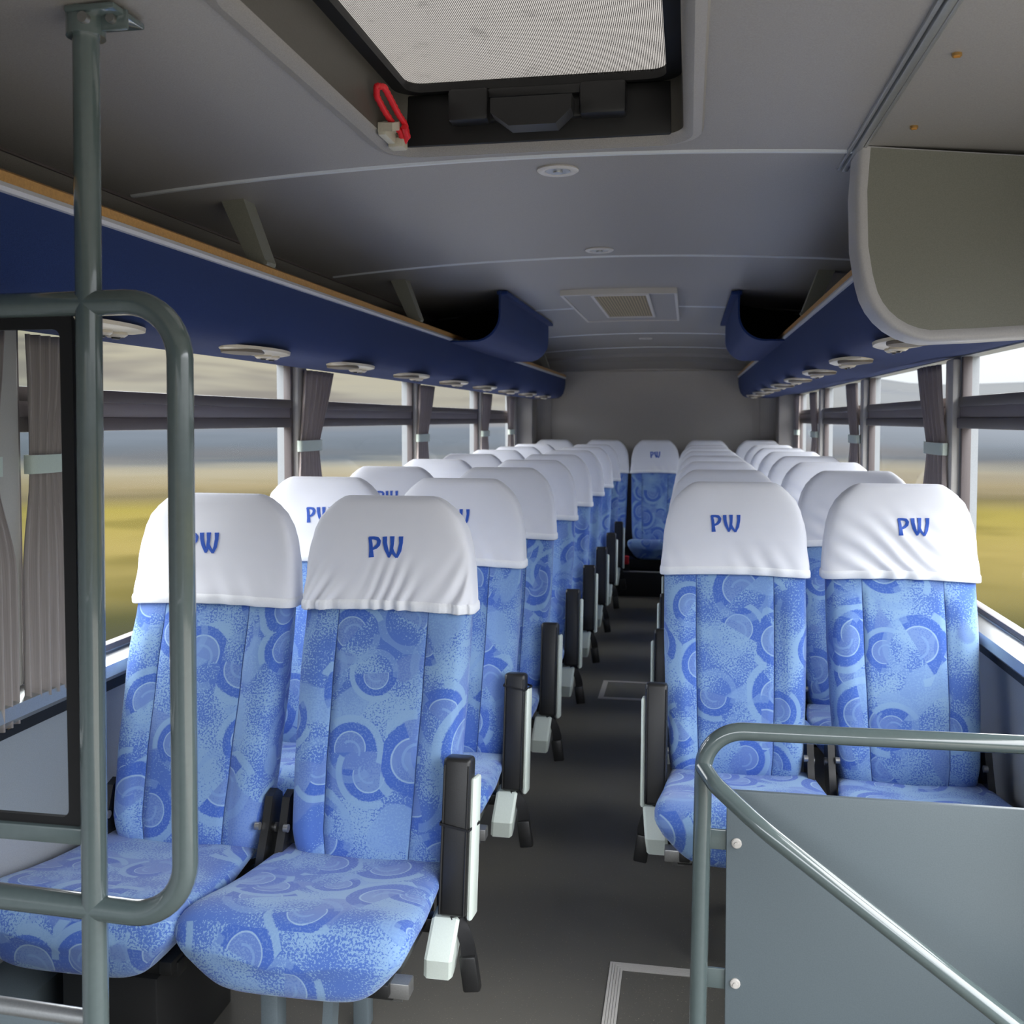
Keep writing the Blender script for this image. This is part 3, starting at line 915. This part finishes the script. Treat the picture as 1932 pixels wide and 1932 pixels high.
def fold(x, z, var):
    """gathers of the cover cloth, in metres along the surface normal"""
    if var == 0:      # drawn up hard towards the hem, as on the front left seat
        k = sstep(1.17, 1.01, z)
        ph = (x * 1.0 - (z - 1.0) * 0.45) * 150 + 2.2 * math.sin(x * 23)
        return 0.0085 * k * (0.6 + 0.4 * math.sin(x * 31 + 1)) * math.sin(ph) + 0.002 * math.sin(x * 14 + z * 30)
    if var == 1:      # smooth, a few soft pulls
        return 0.003 * noise.noise(Vector((x * 9, z * 9, 3.0))) + 0.0032 * sstep(1.12, 1.0, z) * math.sin((x + z * 0.5) * 90) * (0.5 + 0.5 * math.sin(x * 17))
    k = sstep(1.24, 1.05, z)  # slanting creases
    return 0.0050 * k * math.sin((x * 0.8 + z * 1.0) * 85 + 2 * math.sin(x * 15)) * (0.5 + 0.5 * math.sin(x * 11 + 2.0)) + 0.003 * noise.noise(Vector((x * 8, z * 8, 9.0)))
def cover_front(x, z, var):
    w, yf, tk = lerp_tab(COVER, z)
    s = max(-0.999, min(0.999, x / w))
    return yf + tk - tk * (1 - abs(s) ** 5) ** (1 / 5) - fold(x, z, var)

def back_mesh():
    S = s_list(34, (-0.546, -0.54, -0.534, 0.534, 0.54, 0.546))
    zs = [0.36, 0.38, 0.40, 0.43, 0.46] + [0.46 + 0.026 * k for k in range(1, 21)] + [0.985, 0.99, 0.995, 1.02, 1.06, 1.10, 1.15, 1.19, 1.21, 1.235, 1.255, 1.268]
    mb = MB()
    rows = []
    for z in zs:
        w, yf, tk = lerp_tab(BACK, z)
        row = []
        body = sstep(0.36, 0.45, z) * sstep(0.985, 0.88, z)
        for s in S:
            y = yf + tk - tk * (1 - abs(s) ** 4.2) ** (1 / 4.2)
            y -= 0.022 * body * sstep(0.54, 0.76, abs(s)) * sstep(1.0, 0.92, abs(s))
            y -= 0.010 * body * math.cos(s * math.pi / 1.3) * sstep(0.9, 0.55, z) * (abs(s) < 0.55)
            if abs(abs(s) - 0.54) < 0.003 and body > 0.3: y += 0.0045
            if abs(z - 0.99) < 0.001 and abs(s) < 0.54: y += 0.004
            row.append((w * s, y, z))
        for s in reversed(S[1:-1]):
            row.append((w * s, yf + tk + tk * (1 - abs(s) ** 3.5) ** (1 / 3.5) * (0.9 + 0.25 * body), z))
        rows.append(row)
    n, nf = len(rows[0]), len(S)
    vs_ = [p for r in rows for p in r]
    fs_, us, mis = [], [], []
    def arc(row):
        out = [0.0]
        for k in range(1, n + 1):
            out.append(out[-1] + (Vector(row[k % n]) - Vector(row[k - 1])).length)
        return out
    arcs = [arc(r) for r in rows]
    mid_i = min(range(nf), key=lambda k: abs(S[k]))
    for i in range(len(rows) - 1):
        for k in range(n):
            a, b = i * n + k, i * n + (k + 1) % n
            fs_.append((a, b, b + n, a + n))
            sm = (S[k] + S[k + 1]) / 2 if k < nf - 1 else 2
            du, dv = (0, 0) if abs(sm) < 0.54 else ((1.37, 0.41) if 0.54 < sm < 1.5 else ((2.71, 0.83) if sm < 0 else (4.1, 0.2)))
            if abs(sm) < 0.54 and (zs[i] + zs[i + 1]) / 2 > 0.99: du += 0.77
            q = []
            for ii, kk in ((i, k), (i, k + 1), (i + 1, k + 1), (i + 1, k)):
                q.append((arcs[ii][kk] - arcs[ii][mid_i] + du, zs[ii] * 1.03 + dv))
            us.append(q)
            mis.append(1 if abs(abs(sm) - 0.54) < 0.0061 else 0)
    mb.add(vs_, fs_, us)
    mb.m = mis
    mb.add([rows[-1][k] for k in range(n)], [tuple(range(n))], [[(0.1, 0.1)] * n])
    mb.add([rows[0][k] for k in range(n)], [tuple(reversed(range(n)))], [[(0.1, 0.1)] * n])
    return mb
def cushion_mesh():
    st = [  # y, half width, top, bottom
        (-0.085, 0.205, 0.405, 0.330), (-0.10, 0.215, 0.412, 0.318), (-0.16, 0.222, 0.418, 0.305), (-0.24, 0.231, 0.424, 0.298), (-0.32, 0.238, 0.434, 0.292), (-0.40, 0.246, 0.448, 0.289),
        (-0.46, 0.251, 0.462, 0.288), (-0.51, 0.254, 0.472, 0.288), (-0.545, 0.255, 0.475, 0.290), (-0.57, 0.254, 0.470, 0.294), (-0.586, 0.249, 0.460, 0.300), (-0.598, 0.238, 0.444, 0.310), (-0.606, 0.225, 0.424, 0.326), (-0.611, 0.17, 0.405, 0.345), (-0.613, 0.09, 0.39, 0.36)]
    N = 64
    rows = []
    for y, w, zt, zb in st:
        row = []
        for k in range(N):
            a = 2 * math.pi * k / N
            c, s = math.cos(a), math.sin(a)
            cx = math.copysign(abs(c) ** (2 / 4.6), c); sz = math.copysign(abs(s) ** (2 / 4.6), s)
            h = (sz + 1) / 2
            tp = 0.70 + 0.30 * sstep(0.0, 0.75, h)
            sag = 0.016 * (1 - cx * cx) * sstep(0.6, 1.0, h)
            row.append((w * cx * tp, y + 0.010 * (1 - h) * sstep(-0.5, -0.6, y), zb + (zt - zb) * h - sag))
        rows.append(row)
    mb = MB()
    vs_ = [p for r in rows for p in r]
    fs_ = [(i * N + k, i * N + (k + 1) % N, (i + 1) * N + (k + 1) % N, (i + 1) * N + k) for i in range(len(rows) - 1) for k in range(N)]
    fs_.append(tuple((len(rows) - 1) * N + k for k in range(N))); fs_.append(tuple(reversed(range(N))))
    us = []
    for f in fs_:
        pts = [Vector(vs_[i]) for i in f]
        c = sum(pts, Vector()) / len(pts)
        nrm = (pts[1] - pts[0]).cross(pts[2] - pts[0])
        nx, ny, nz = abs(nrm.x), abs(nrm.y), abs(nrm.z)
        if ny > max(nx, nz) * 0.9: us.append([(p.x + 6.3, p.z) for p in pts])
        elif nz >= nx * 0.8: us.append([(p.x + 6.3, 0.475 + (p.y + 0.59)) for p in pts])
        else: us.append([(p.y + (3.1 if c.x > 0 else 8.2), p.z) for p in pts])
    mb.add(vs_, fs_, us)
    return mb
def cover_mesh(var):
    S = s_list(110)
    zs = [1.002 + 0.0064 * k for k in range(36)] + [1.233, 1.242, 1.251, 1.260, 1.268, 1.275, 1.280, 1.283]
    rows = []
    for z in zs:
        w, yf, tk = lerp_tab(COVER, z)
        row = []
        fk = sstep(1.275, 1.235, z)
        for s in S:
            x = w * s
            hem = 0.010 * (1 - s * s) * sstep(1.06, 1.0, z) - 0.006
            y = yf + tk - tk * max(0.0, 1 - abs(s) ** 5) ** (1 / 5) - fold(x, z, var) * fk * sstep(1.0, 0.9, abs(s))
            row.append((x * (1 + 0.006 * fk * math.sin(z * 60 + 3 * s)), y, z + hem))
        for s in reversed(S[1:-1:2]):
            row.append((w * s, yf + tk + tk * max(0.0, 1 - abs(s) ** 4) ** (1 / 4), z - 0.004))
        rows.append(row)
    mb = MB(); mb.loft(rows, True, False)
    n = len(rows[0])
    mb.add(rows[-1], [tuple(range(n))])
    return mb
def hem_mesh(var):
    S = s_list(120)
    mb = MB(); rows = []
    for z, g in ((0.990, 0.0), (0.984, 0.0026), (0.986, 0.0040), (1.000, 0.0042), (1.006, 0.0030), (1.010, 0.0)):
        w, yf, tk = lerp_tab(COVER, 1.005)
        row = []
        for s in S:
            hem = 0.010 * (1 - s * s) - 0.004
            row.append(((w + g) * s, yf + tk - (tk + g) * max(0.0, 1 - abs(s) ** 5) ** (1 / 5) - 0.0012 * math.sin(s * 120) * (var == 0) - fold(w * s, 1.006, var) * sstep(1, .9, abs(s)), z + hem))
        for s in reversed(S[1:-1:2]):
            row.append(((w + g) * s, yf + tk + (tk + g) * max(0.0, 1 - abs(s) ** 4) ** (1 / 4), z - 0.004))
        rows.append(row)
    mb.loft(rows, True, False)
    return mb
def letter_mesh(strokes, var, dx=0.0):
    """strokes: polylines of (x, z, half width) on the front of the cover"""
    mb = MB()
    for st in strokes:
        pts = []
        for i in range(len(st) - 1):
            for k in range(5):
                pts.append(tuple(st[i][j] + (st[i + 1][j] - st[i][j]) * k / 5 for j in range(3)))
        pts.append(st[-1])
        L_, R_ = [], []
        for i, p in enumerate(pts):
            a, b = pts[max(0, i - 1)], pts[min(len(pts) - 1, i + 1)]
            dxx, dz = b[0] - a[0], b[1] - a[1]
            m = math.hypot(dxx, dz) or 1
            nx, nz = -dz / m, dxx / m
            for out, sg in ((L_, 1), (R_, -1)):
                out.append((p[0] + sg * nx * p[2] + dx, p[1] + sg * nz * p[2]))
        def at(q, h): return (q[0], cover_front(q[0], q[1], var) - h, q[1])
        n = len(pts)
        vs_ = [at(q, -0.001) for q in L_] + [at(q, 0.0016) for q in L_] + [at(q, 0.0016) for q in R_] + [at(q, -0.001) for q in R_]
        fs_ = []
        for i in range(n - 1):
            for b in range(3):
                fs_.append((b * n + i, b * n + i + 1, (b + 1) * n + i + 1, (b + 1) * n + i))
        fs_ += [(0, n, 2 * n, 3 * n), (n - 1, 2 * n - 1, 3 * n - 1, 4 * n - 1)]
        mb.add(vs_, fs_, smooth=False)
    return mb
LH, LZ = 0.056, 1.122                         # letter height and baseline
def px_(X_, Z_, w): return (-0.0465 + (X_ - 830) / 325 * 0.093, LZ + (832 - Z_) / 207 * LH, w / 325 * 0.093 * 1.18)
P_STROKES = [[px_(843, 640, 11), px_(855, 700, 13), px_(862, 770, 15), px_(866, 830, 19)],
             [px_(838, 648, 11), px_(880, 646, 11), px_(915, 652, 13), px_(932, 676, 14), px_(926, 710, 14), px_(905, 735, 12), px_(868, 755, 8)]]
W_STROKES = [[px_(984, 632, 17), px_(988, 690, 15), px_(1002, 750, 15), px_(1032, 826, 8)],
             [px_(1030, 826, 8), px_(1050, 770, 13), px_(1056, 700, 13), px_(1054, 628, 17)],
             [px_(1052, 740, 11), px_(1066, 775, 12), px_(1102, 828, 8)],
             [px_(1102, 828, 8), px_(1126, 765, 14), px_(1138, 690, 14), px_(1136, 628, 17)]]

mesh_cache = {}
def shared(key, maker, name, mats, parent, sharp=40):
    if key in mesh_cache:
        o = bpy.data.objects.new(name, mesh_cache[key]); COL.objects.link(o); o.parent = parent
        return o
    o = maker().build(name, mats, parent, sharp)
    mesh_cache[key] = o.data
    return o

def make_seat(kind, side, var, dx, loc, label, group):
    """kind: aisle | window | bench; side -1 left block, +1 right block (armrest towards the aisle)"""
    s = thing('coach_seat', label, 'seat', loc, group)
    cu = shared('cushion', cushion_mesh, 'cushion', 'fabric', s, 0)
    cu.location.x = side * 0.022 if kind == 'aisle' else (side * 0.028 if kind == 'window' and side < 0 else (side * 0.014 if kind == 'window' else 0))
    if kind == 'bench':
        cu.scale.x = 0.87
        s.scale.x = 0.945
    shared('back', back_mesh, 'backrest', ['fabric', 'seam'], s, 0)
    cv = shared('cover%d' % var, lambda: cover_mesh(var), 'headrest_cover', 'cotton', s, 0)
    shared('hem%d' % var, lambda: hem_mesh(var), 'elastic_hem', 'hem', cv, 0)
    shared('P%d%.3f' % (var, dx), lambda: letter_mesh(P_STROKES, var, dx), 'letter_p', 'thread', cv, 0)
    shared('W%d%.3f' % (var, dx), lambda: letter_mesh(W_STROKES, var, dx), 'letter_w', 'thread', cv, 0)
    # hinge brackets on both sides of the back
    for q in ((-1, 1) if kind != 'bench' else ()):
        def hinge():
            mb = MB()
            mb.prism([(-0.19, 0.335), (-0.165, 0.335), (-0.075, 0.36), (-0.045, 0.46), (-0.055, 0.515), (-0.085, 0.535), (-0.115, 0.525), (-0.14, 0.46), (-0.19, 0.36)], 'x', q * 0.212, q * 0.232)
            return mb
        h = shared('hinge%d' % q, hinge, 'hinge_bracket', 'black_edge', s, 30)
        def bolt():
            mb = MB(); mb.disc((q * 0.207, -0.152, 0.462), 0.010, 0.012, 'x', 14)
            return mb
        shared('bolt%d' % q, bolt, 'bolt', 'steel', h, 30)
        def bolt2():
            mb = MB(); mb.disc((q * 0.234, -0.10, 0.44), 0.012, 0.008, 'x', 14)
            return mb
        shared('bolt2%d' % q, bolt2, 'bolt', 'steel', h, 30)
    if kind == 'bench': return s
    # frame under the cushion, legs
    def frame():
        mb = MB()
        mb.span(-0.17, 0.17, -0.48, -0.44, 0.255, 0.290, 0.004)
        mb.span(-0.20, 0.20, -0.20, -0.16, 0.255, 0.290, 0.004)
        for x in (-0.15, 0.15): mb.span(x - 0.015, x + 0.015, -0.50, -0.12, 0.27, 0.30, 0.004)
        for x in (-0.20, 0.20): mb.span(x - 0.012, x + 0.012, -0.19, -0.14, 0.26, 0.36, 0.004)
        return mb
    fr = shared('frame', frame, 'seat_frame', 'black', s, 30)
    if kind == 'aisle':
        def stub():
            mb = MB(); mb.span(side * -0.13, side * -0.205, -0.484, -0.444, 0.262, 0.296, 0.003)
            mb.prism([(-0.474, 0.262), (-0.450, 0.262), (-0.462, 0.244)], 'x', side * -0.15, side * -0.185)
            return mb
        shared('stub%d' % side, stub, 'frame_end', 'steel', fr, 30)
        def leg_a():
            mb = MB(); mb.span(-0.125, -0.085, -0.49, -0.44, 0.0, 0.26, 0.005)
            return mb
        def leg_b():
            mb = MB(); mb.prism([(0.000, 0.0), (0.022, 0.0), (0.040, 0.26), (0.018, 0.26)], 'y', -0.485, -0.445)
            return mb
        def leg_c():
            mb = MB(); mb.span(-0.02, 0.02, -0.20, -0.16, 0.0, 0.26, 0.005)
            return mb
        for nm, fn in (('la', leg_a), ('lb', leg_b), ('lc', leg_c)):
            shared(nm, fn, 'leg', 'panel', s, 30)
        # armrest folded up beside the back
        xa = -side * 0.238
        top, bot = Vector((xa, -0.152, 0.672)), Vector((xa, -0.212, 0.315))
        d = (top - bot).normalized()
        def arm():
            mb = MB()
            rot = Vector((0, 0, 1)).rotation_difference(d).to_matrix()
            c = (top + bot) / 2
            mb.box(c, (0.068, 0.062, (top - bot).length), 0.011, rot=rot, seg=3)
            return mb
        ar = shared('arm%d' % side, arm, 'armrest', 'black', s, 35)
        def shell():
            mb = MB()
            rot = Vector((0, 0, 1)).rotation_difference(d).to_matrix()
            c = (top + bot) / 2 + Vector((-side * 0.039, 0.010, -0.030))
            mb.box(c, (0.014, 0.066, (top - bot).length * 0.90), 0.007, rot=rot)
            return mb
        shared('shell%d' % side, shell, 'armrest_shell', 'shell_white', ar, 35)
        def edge():
            mb = MB()
            off = Vector((side * 0.0, -0.0325, 0))
            for xx in (-0.029, 0.029):
                mb.tube([bot + off + Vector((xx, 0, 0.012)), top + off + Vector((xx, 0, -0.012))], 0.0028, 8)
            return mb
        shared('aedge%d' % side, edge, 'piping', 'black_edge', ar, 35)
        def wedge():
            mb = MB()
            xc = xa + side * (0.003 if side > 0 else 0.024)
            prof = [(-0.185, 0.324), (-0.232, 0.314), (-0.276, 0.232), (-0.260, 0.180), (-0.243, 0.174), (-0.212, 0.184), (-0.180, 0.26)]
            sh = lambda z: -side * (z - 0.24) * 0.10
            def ring_(dx, k): return [(xc + dx + sh(z), -0.228 + (y + 0.228) * k, 0.245 + (z - 0.245) * k) for y, z in prof]
            mb.loft([ring_(-0.033, 0.92), ring_(-0.026, 1.0), ring_(0.026, 1.0), ring_(0.033, 0.92)], True, True, smooth=False)
            return mb
        shared('wedge%d' % side, wedge, 'recline_lever', 'shell_white', s, 20)
        def pivot():
            mb = MB()
            mb.span(side * -0.205, side * -0.222, -0.215, -0.09, 0.20, 0.42, 0.006)
            mb.span(side * -0.19, side * -0.225, -0.24, -0.20, 0.20, 0.225, 0.005)
            return mb
        shared('pivot%d' % side, pivot, 'armrest_pivot', 'black_edge', s, 35)
        def belt():
            mb = MB()
            pts = [(0.004, -0.222, 0.322), (0.014, -0.232, 0.305), (0.028, -0.236, 0.275), (0.036, -0.234, 0.245), (0.038, -0.228, 0.215)]
            rows = [[(xa - side * (p[0] - 0.017), p[1] - 0.002, p[2] + 0.008), (xa - side * (p[0] + 0.017), p[1] + 0.008, p[2]), (xa - side * (p[0] + 0.017), p[1] + 0.012, p[2]), (xa - side * (p[0] - 0.017), p[1] + 0.002, p[2] + 0.008)] for p in pts]
            mb.loft(rows, True, True)
            return mb
        bl = shared('belt%d' % side, belt, 'seat_belt', 'belt', s, 60)
        def buckle():
            mb = MB(); mb.box((xa - side * 0.040, -0.222, 0.182), (0.042, 0.026, 0.085), 0.006, rot=Matrix.Rotation(math.radians(side * 8), 3, 'Y'))
            return mb
        shared('buckle%d' % side, buckle, 'buckle', 'black', bl, 35)
    else:
        def wl_():
            mb = MB()
            mb.span(-0.10 if side < 0 else -0.02, 0.13 if side < 0 else 0.10, -0.50, -0.15, 0.0, 0.26, 0.006)
            return mb
        shared('wleg%d' % side, wl_, 'leg', 'black', s, 30)
    return s

ROW0, PITCH_Y = 2.42, 0.79
LA, LW, RA, RW = -0.772, -1.262, 0.150, 0.655
g_l, g_r, g_b = 'seats left of the aisle', 'seats right of the aisle', 'rear bench seats'
front_words = ['front', 'second', 'third', 'fourth', 'fifth', 'sixth', 'seventh', 'last']
for k in range(8):
    y = ROW0 + PITCH_Y * k
    w = front_words[k]
    make_seat('aisle', -1, 0 if k == 0 else 1, 0.0, (LA, y, 0), 'blue swirl aisle seat with white PW headrest cover, %s row on the left' % w, g_l)
    make_seat('window', -1, 1, -0.022 if k == 0 else 0.0, (LW, y, 0), 'blue swirl window seat with white PW headrest cover, %s row on the left' % w, g_l)
front_words = ['front', 'second', 'third', 'fourth', 'fifth', 'sixth', 'last']
for k in range(7):
    y = ROW0 + PITCH_Y * (k + 1) - 0.04
    w = front_words[k]
    make_seat('aisle', 1, 1 if k == 0 else 2, -0.03 if k == 0 else 0.0, (RA, y, 0), 'blue swirl aisle seat with white PW headrest cover, %s row on the right' % w, g_r)
    make_seat('window', 1, 2, 0.033 if k == 0 else 0.0, (RW, y, 0), 'blue swirl window seat with white PW headrest cover, %s row on the right' % w, g_r)
for x, lab in ((-1.20, 'in the left corner by the window'), (-0.735, 'second from the left window'), (-0.285, 'in the middle facing the aisle'), (0.165, 'second from the right window'), (0.62, 'in the right corner by the window')):
    make_seat('bench', 1, 1, 0.0, (x, 8.78, 0.02), 'rear bench seat with white headrest cover %s' % lab, g_b)

# platform under the rear bench
pl = thing('bench_platform', 'dark boxed platform under the rear bench seats', 'platform', (XC, 8.6, 0))
mb = MB(); mb.span(XL + 0.02, XR - 0.02, 8.22, REAR - 0.02, 0.0, 0.21, 0.004)
o = mb.build('step', 'riser', pl); o.matrix_parent_inverse = Matrix.Translation(-pl.location)
mb = MB(); mb.span(XL + 0.02, XR - 0.02, 8.30, REAR - 0.02, 0.21, 0.302, 0.004)
o = mb.build('bench_base', 'riser', pl); o.matrix_parent_inverse = Matrix.Translation(-pl.location)
mb = MB(); mb.span(XL + 0.02, XR - 0.02, 8.212, 8.24, 0.205, 0.216, 0.003)
o = mb.build('step_nosing', 'aluminium', pl); o.matrix_parent_inverse = Matrix.Translation(-pl.location)

# dark tie straps round the folded armrests
def tie(x, y, z, lab, lean):
    mb = MB()
    a, b = 0.0335, 0.0345
    loop = [(x - a, y - b), (x + a, y - b), (x + a + 0.014, y + b * 0.6), (x + a, y + b), (x - a, y + b)]
    rows = [[(p[0], p[1], z + h + 0.008 * (1 if p[0] < x else -0.6)) for p in loop] for h in (-0.003, 0.003)]
    out = [[((p[0] - x) * 1.05 + x, (p[1] - y) * 1.05 + y, p[2]) for p in r] for r in rows]
    mb.loft([rows[0], out[0], out[1], rows[1]], True, False)
    o = mb.build('cable_tie', 'rubber'); tag(o, lab, 'cable tie', 'cable ties on armrests')
tie(LA + 0.238, ROW0 - 0.178, 0.52, 'black cable tie round the folded armrest of the front left aisle seat', 0)
tie(LA + 0.238, ROW0 + PITCH_Y - 0.159, 0.632, 'black cable tie round the top of the second left armrest', 0)

bk = thing('belt_buckle', 'small red and black seat belt buckle on the edge of the rear bench', 'buckle', (-0.495, 8.12, 0.27))
mb = MB(); mb.box((0, 0, 0.05), (0.045, 0.03, 0.07), 0.008)
mb.build('button', 'red', bk)
mb = MB(); mb.box((0, 0.02, 0.0), (0.05, 0.02, 0.09), 0.008); mb.box((0, 0.06, 0.03), (0.03, 0.10, 0.006), 0.002)
mb.build('stalk', 'belt', bk)
lt = thing('window_latch', 'small brass window latch rod below the curtains, seen through the partition glass', 'latch', (XL, 2.02, 0.80))
mb = MB(); mb.disc((0.014, -0.03, -0.012), 0.016, 0.012, 'x', 18); mb.tube([(0.012, -0.03, -0.012), (0.030, -0.03, -0.030)], 0.008, 12)
mb.build('knob', 'screw', lt)
mb = MB(); mb.tube([(0.016, -0.03, -0.012), (0.016, 0.06, -0.006)], 0.004, 10)
mb.build('rod', 'steel', lt)
# ------------------------------------------------------------------ floor hatches
def floor_hatch(x0, x1, y0, y1, w, label):
    h = thing('floor_hatch', label, 'floor hatch', ((x0 + x1) / 2, (y0 + y1) / 2, 0), 'floor access hatches in the aisle')
    inv = Matrix.Translation(-h.location)
    mb = MB()
    for k in range(5):
        a = w * k / 5; b = a + w / 5 * 0.86
        for r0, r1 in (((x0 + a, x1 - a, y0 + a, y0 + b)), ((x0 + a, x1 - a, y1 - b, y1 - a)), ((x0 + a, x0 + b, y0 + a, y1 - a)), ((x1 - b, x1 - a, y0 + a, y1 - a))) if False else ():
            pass
        mb.span(x0 + a, x1 - a, y0 + a, y0 + b, 0, 0.004); mb.span(x0 + a, x1 - a, y1 - b, y1 - a, 0, 0.004)
        mb.span(x0 + a, x0 + b, y0 + b, y1 - b, 0, 0.004); mb.span(x1 - b, x1 - a, y0 + b, y1 - b, 0, 0.004)
    o = mb.build('ribbed_frame', 'trim_light', h); o.matrix_parent_inverse = inv
    mb = MB(); mb.span(x0 + w, x1 - w, y0 + w, y1 - w, 0, 0.002)
    o = mb.build('lid', 'floor', h); o.matrix_parent_inverse = inv
floor_hatch(-0.197, 0.26, 2.16, 2.62, 0.036, 'aluminium framed floor hatch beside the grey stair guard')
floor_hatch(-0.460, -0.06, 5.15, 5.51, 0.028, 'aluminium framed floor hatch further back in the aisle')

# ------------------------------------------------------------------ left partition with glass
GY = 1.35
gp = thing('glass_partition', 'grey tubular partition with a black edged glass pane, at the left front', 'partition', (-0.887, GY, 0))
inv = Matrix.Translation(-gp.location)
def part(mb, name, mat, par, inv_, sharp=40):
    o = mb.build(name, mat, par, sharp)
    if inv_ is not None: o.matrix_parent_inverse = inv_
    return o
R = 0.0193
mb = MB()
mb.tube([(-0.905, GY, 0.0), (-0.886, GY, 2.07)], R, 28)
pole = part(mb, 'pole', 'paint', gp, inv)
mb = MB()
mb.tube([(-0.886, GY, 2.048), (-0.886, GY, ceil_z(-0.886))], 0.028, 28)
mb.box((-0.862, GY + 0.012, 2.080), (0.08, 0.085, 0.010), 0.003)
mb.box((-0.845, GY, 2.070), (0.055, 0.008, 0.030), 0.003)
fl = part(mb, 'ceiling_flange', 'paint', pole, None)
mb = MB(); mb.disc((-0.872, GY - 0.026, 2.066), 0.008, 0.01, 'y', 14)
mb.build('bolt', 'steel', pole)
mb = MB(); mb.disc((-0.840, GY - 0.006, 2.070), 0.007, 0.012, 'y', 12)
mb.build('bolt', 'steel', pole)
mb = MB(); mb.disc((-0.905, GY, 0.004), 0.045, 0.008, 'z', 28)
mb.build('floor_flange', 'paint', pole)
ZU, ZL, XU = 1.656, 0.722, -0.742
mb = MB()
mb.tube(fillet([(XL + 0.01, GY, ZU - 0.005), (XU, GY, ZU), (XU - 0.004, GY, ZL), (XL + 0.01, GY, ZL + 0.02)], 0.085, 10), R, 24)
part(mb, 'looped_rail', 'paint', gp, inv)
mb = MB(); mb.span(XL + 0.01, -0.90, GY - 0.012, GY + 0.012, 0.826, 0.853, 0.004)
part(mb, 'glazing_bar', 'paint', gp, inv)
gx0, gx1, gz0, gz1 = XL + 0.02, -0.916, 0.853, 1.637
mb = MB()
a0, b0 = [rrect(gx0, gx1, gz0, gz1, 0.012, 0, 4)], None
outer = [(p[0], GY - 0.004, p[1]) for p in rrect(gx0, gx1, gz0, gz1, 0.006, 0, 4)]
inner = [(p[0], GY - 0.004, p[1]) for p in rrect(gx0 + 0.03, gx1 - 0.021, gz0 + 0.013, gz1 - 0.020, 0.012, 0, 4)]
o2 = [(p[0], GY + 0.004, p[2]) for p in outer]; i2 = [(p[0], GY + 0.004, p[2]) for p in inner]
mb.loft([outer, inner, i2, o2, outer], True, False, smooth=False)
bord = part(mb, 'glass_border', 'rubber', gp, inv)
mb = MB(); mb.add([(gx0 + 0.01, GY, gz0 + 0.006), (gx1 - 0.01, GY, gz0 + 0.006), (gx1 - 0.01, GY, gz1 - 0.006), (gx0 + 0.01, GY, gz1 - 0.006)], [(0, 1, 2, 3)])
mb.build('glass_pane', 'glass_partition', bord)
mb = MB()
mb.span(XL + 0.01, -0.90, GY - 0.010, GY + 0.010, 0.08, 0.555, 0.003)
kp = part(mb, 'kick_panel', 'panel', gp, inv)
mb = MB(); mb.tube([(XL + 0.01, GY, 0.565), (-0.90, GY, 0.548)], 0.013, 16)
mb.build('panel_edge_tube', 'aluminium', kp)

# ------------------------------------------------------------------ right stair guard
QY = 2.12
sg = thing('stair_guard', 'grey tubular stair guard with a flat panel and sloping handrail, at the right front', 'guard rail', (0.04, QY, 0))
inv = Matrix.Translation(-sg.location)
mb = MB()
mb.tube(fillet([(0.028, QY, 0.0), (0.040, QY, 0.815), (XR - 0.01, QY, 0.822)], 0.085, 12), 0.0190, 26)
mb.disc((0.028, QY, 0.004), 0.042, 0.008, 'z', 24)
part(mb, 'post_and_top_rail', 'paint', sg, inv)
mb = MB()
mb.tube(fillet([(0.038, QY - 0.005, 0.735), (0.062, QY - 0.050, 0.715), (0.156, QY - 0.110, 0.652), (0.90, QY - 0.32, 0.175)], [0.05, 0.30], 8), 0.0180, 24)
part(mb, 'sloping_handrail', 'paint', sg, inv)
mb = MB()
mb.span(0.088, XR - 0.01, QY - 0.006, QY + 0.006, 0.03, 0.688, 0.002)
pn = part(mb, 'flat_panel', 'panel', sg, inv)
for z in (0.575, 0.268):
    mb = MB(); mb.loft([[(0.109 + r_ * math.cos(2 * math.pi * k / 20), QY - h_, z + r_ * math.sin(2 * math.pi * k / 20)) for k in range(20)] for r_, h_ in ((0.011, 0.004), (0.011, 0.010), (0.009, 0.012), (0.005, 0.012), (0.005, 0.016))])
    mb.build('bolt', 'trim_light', pn)
    mb = MB(); mb.span(0.045, 0.105, QY + 0.004, QY + 0.012, z - 0.022, z + 0.022, 0.002)
    part(mb, 'mounting_tab', 'paint', sg, inv)
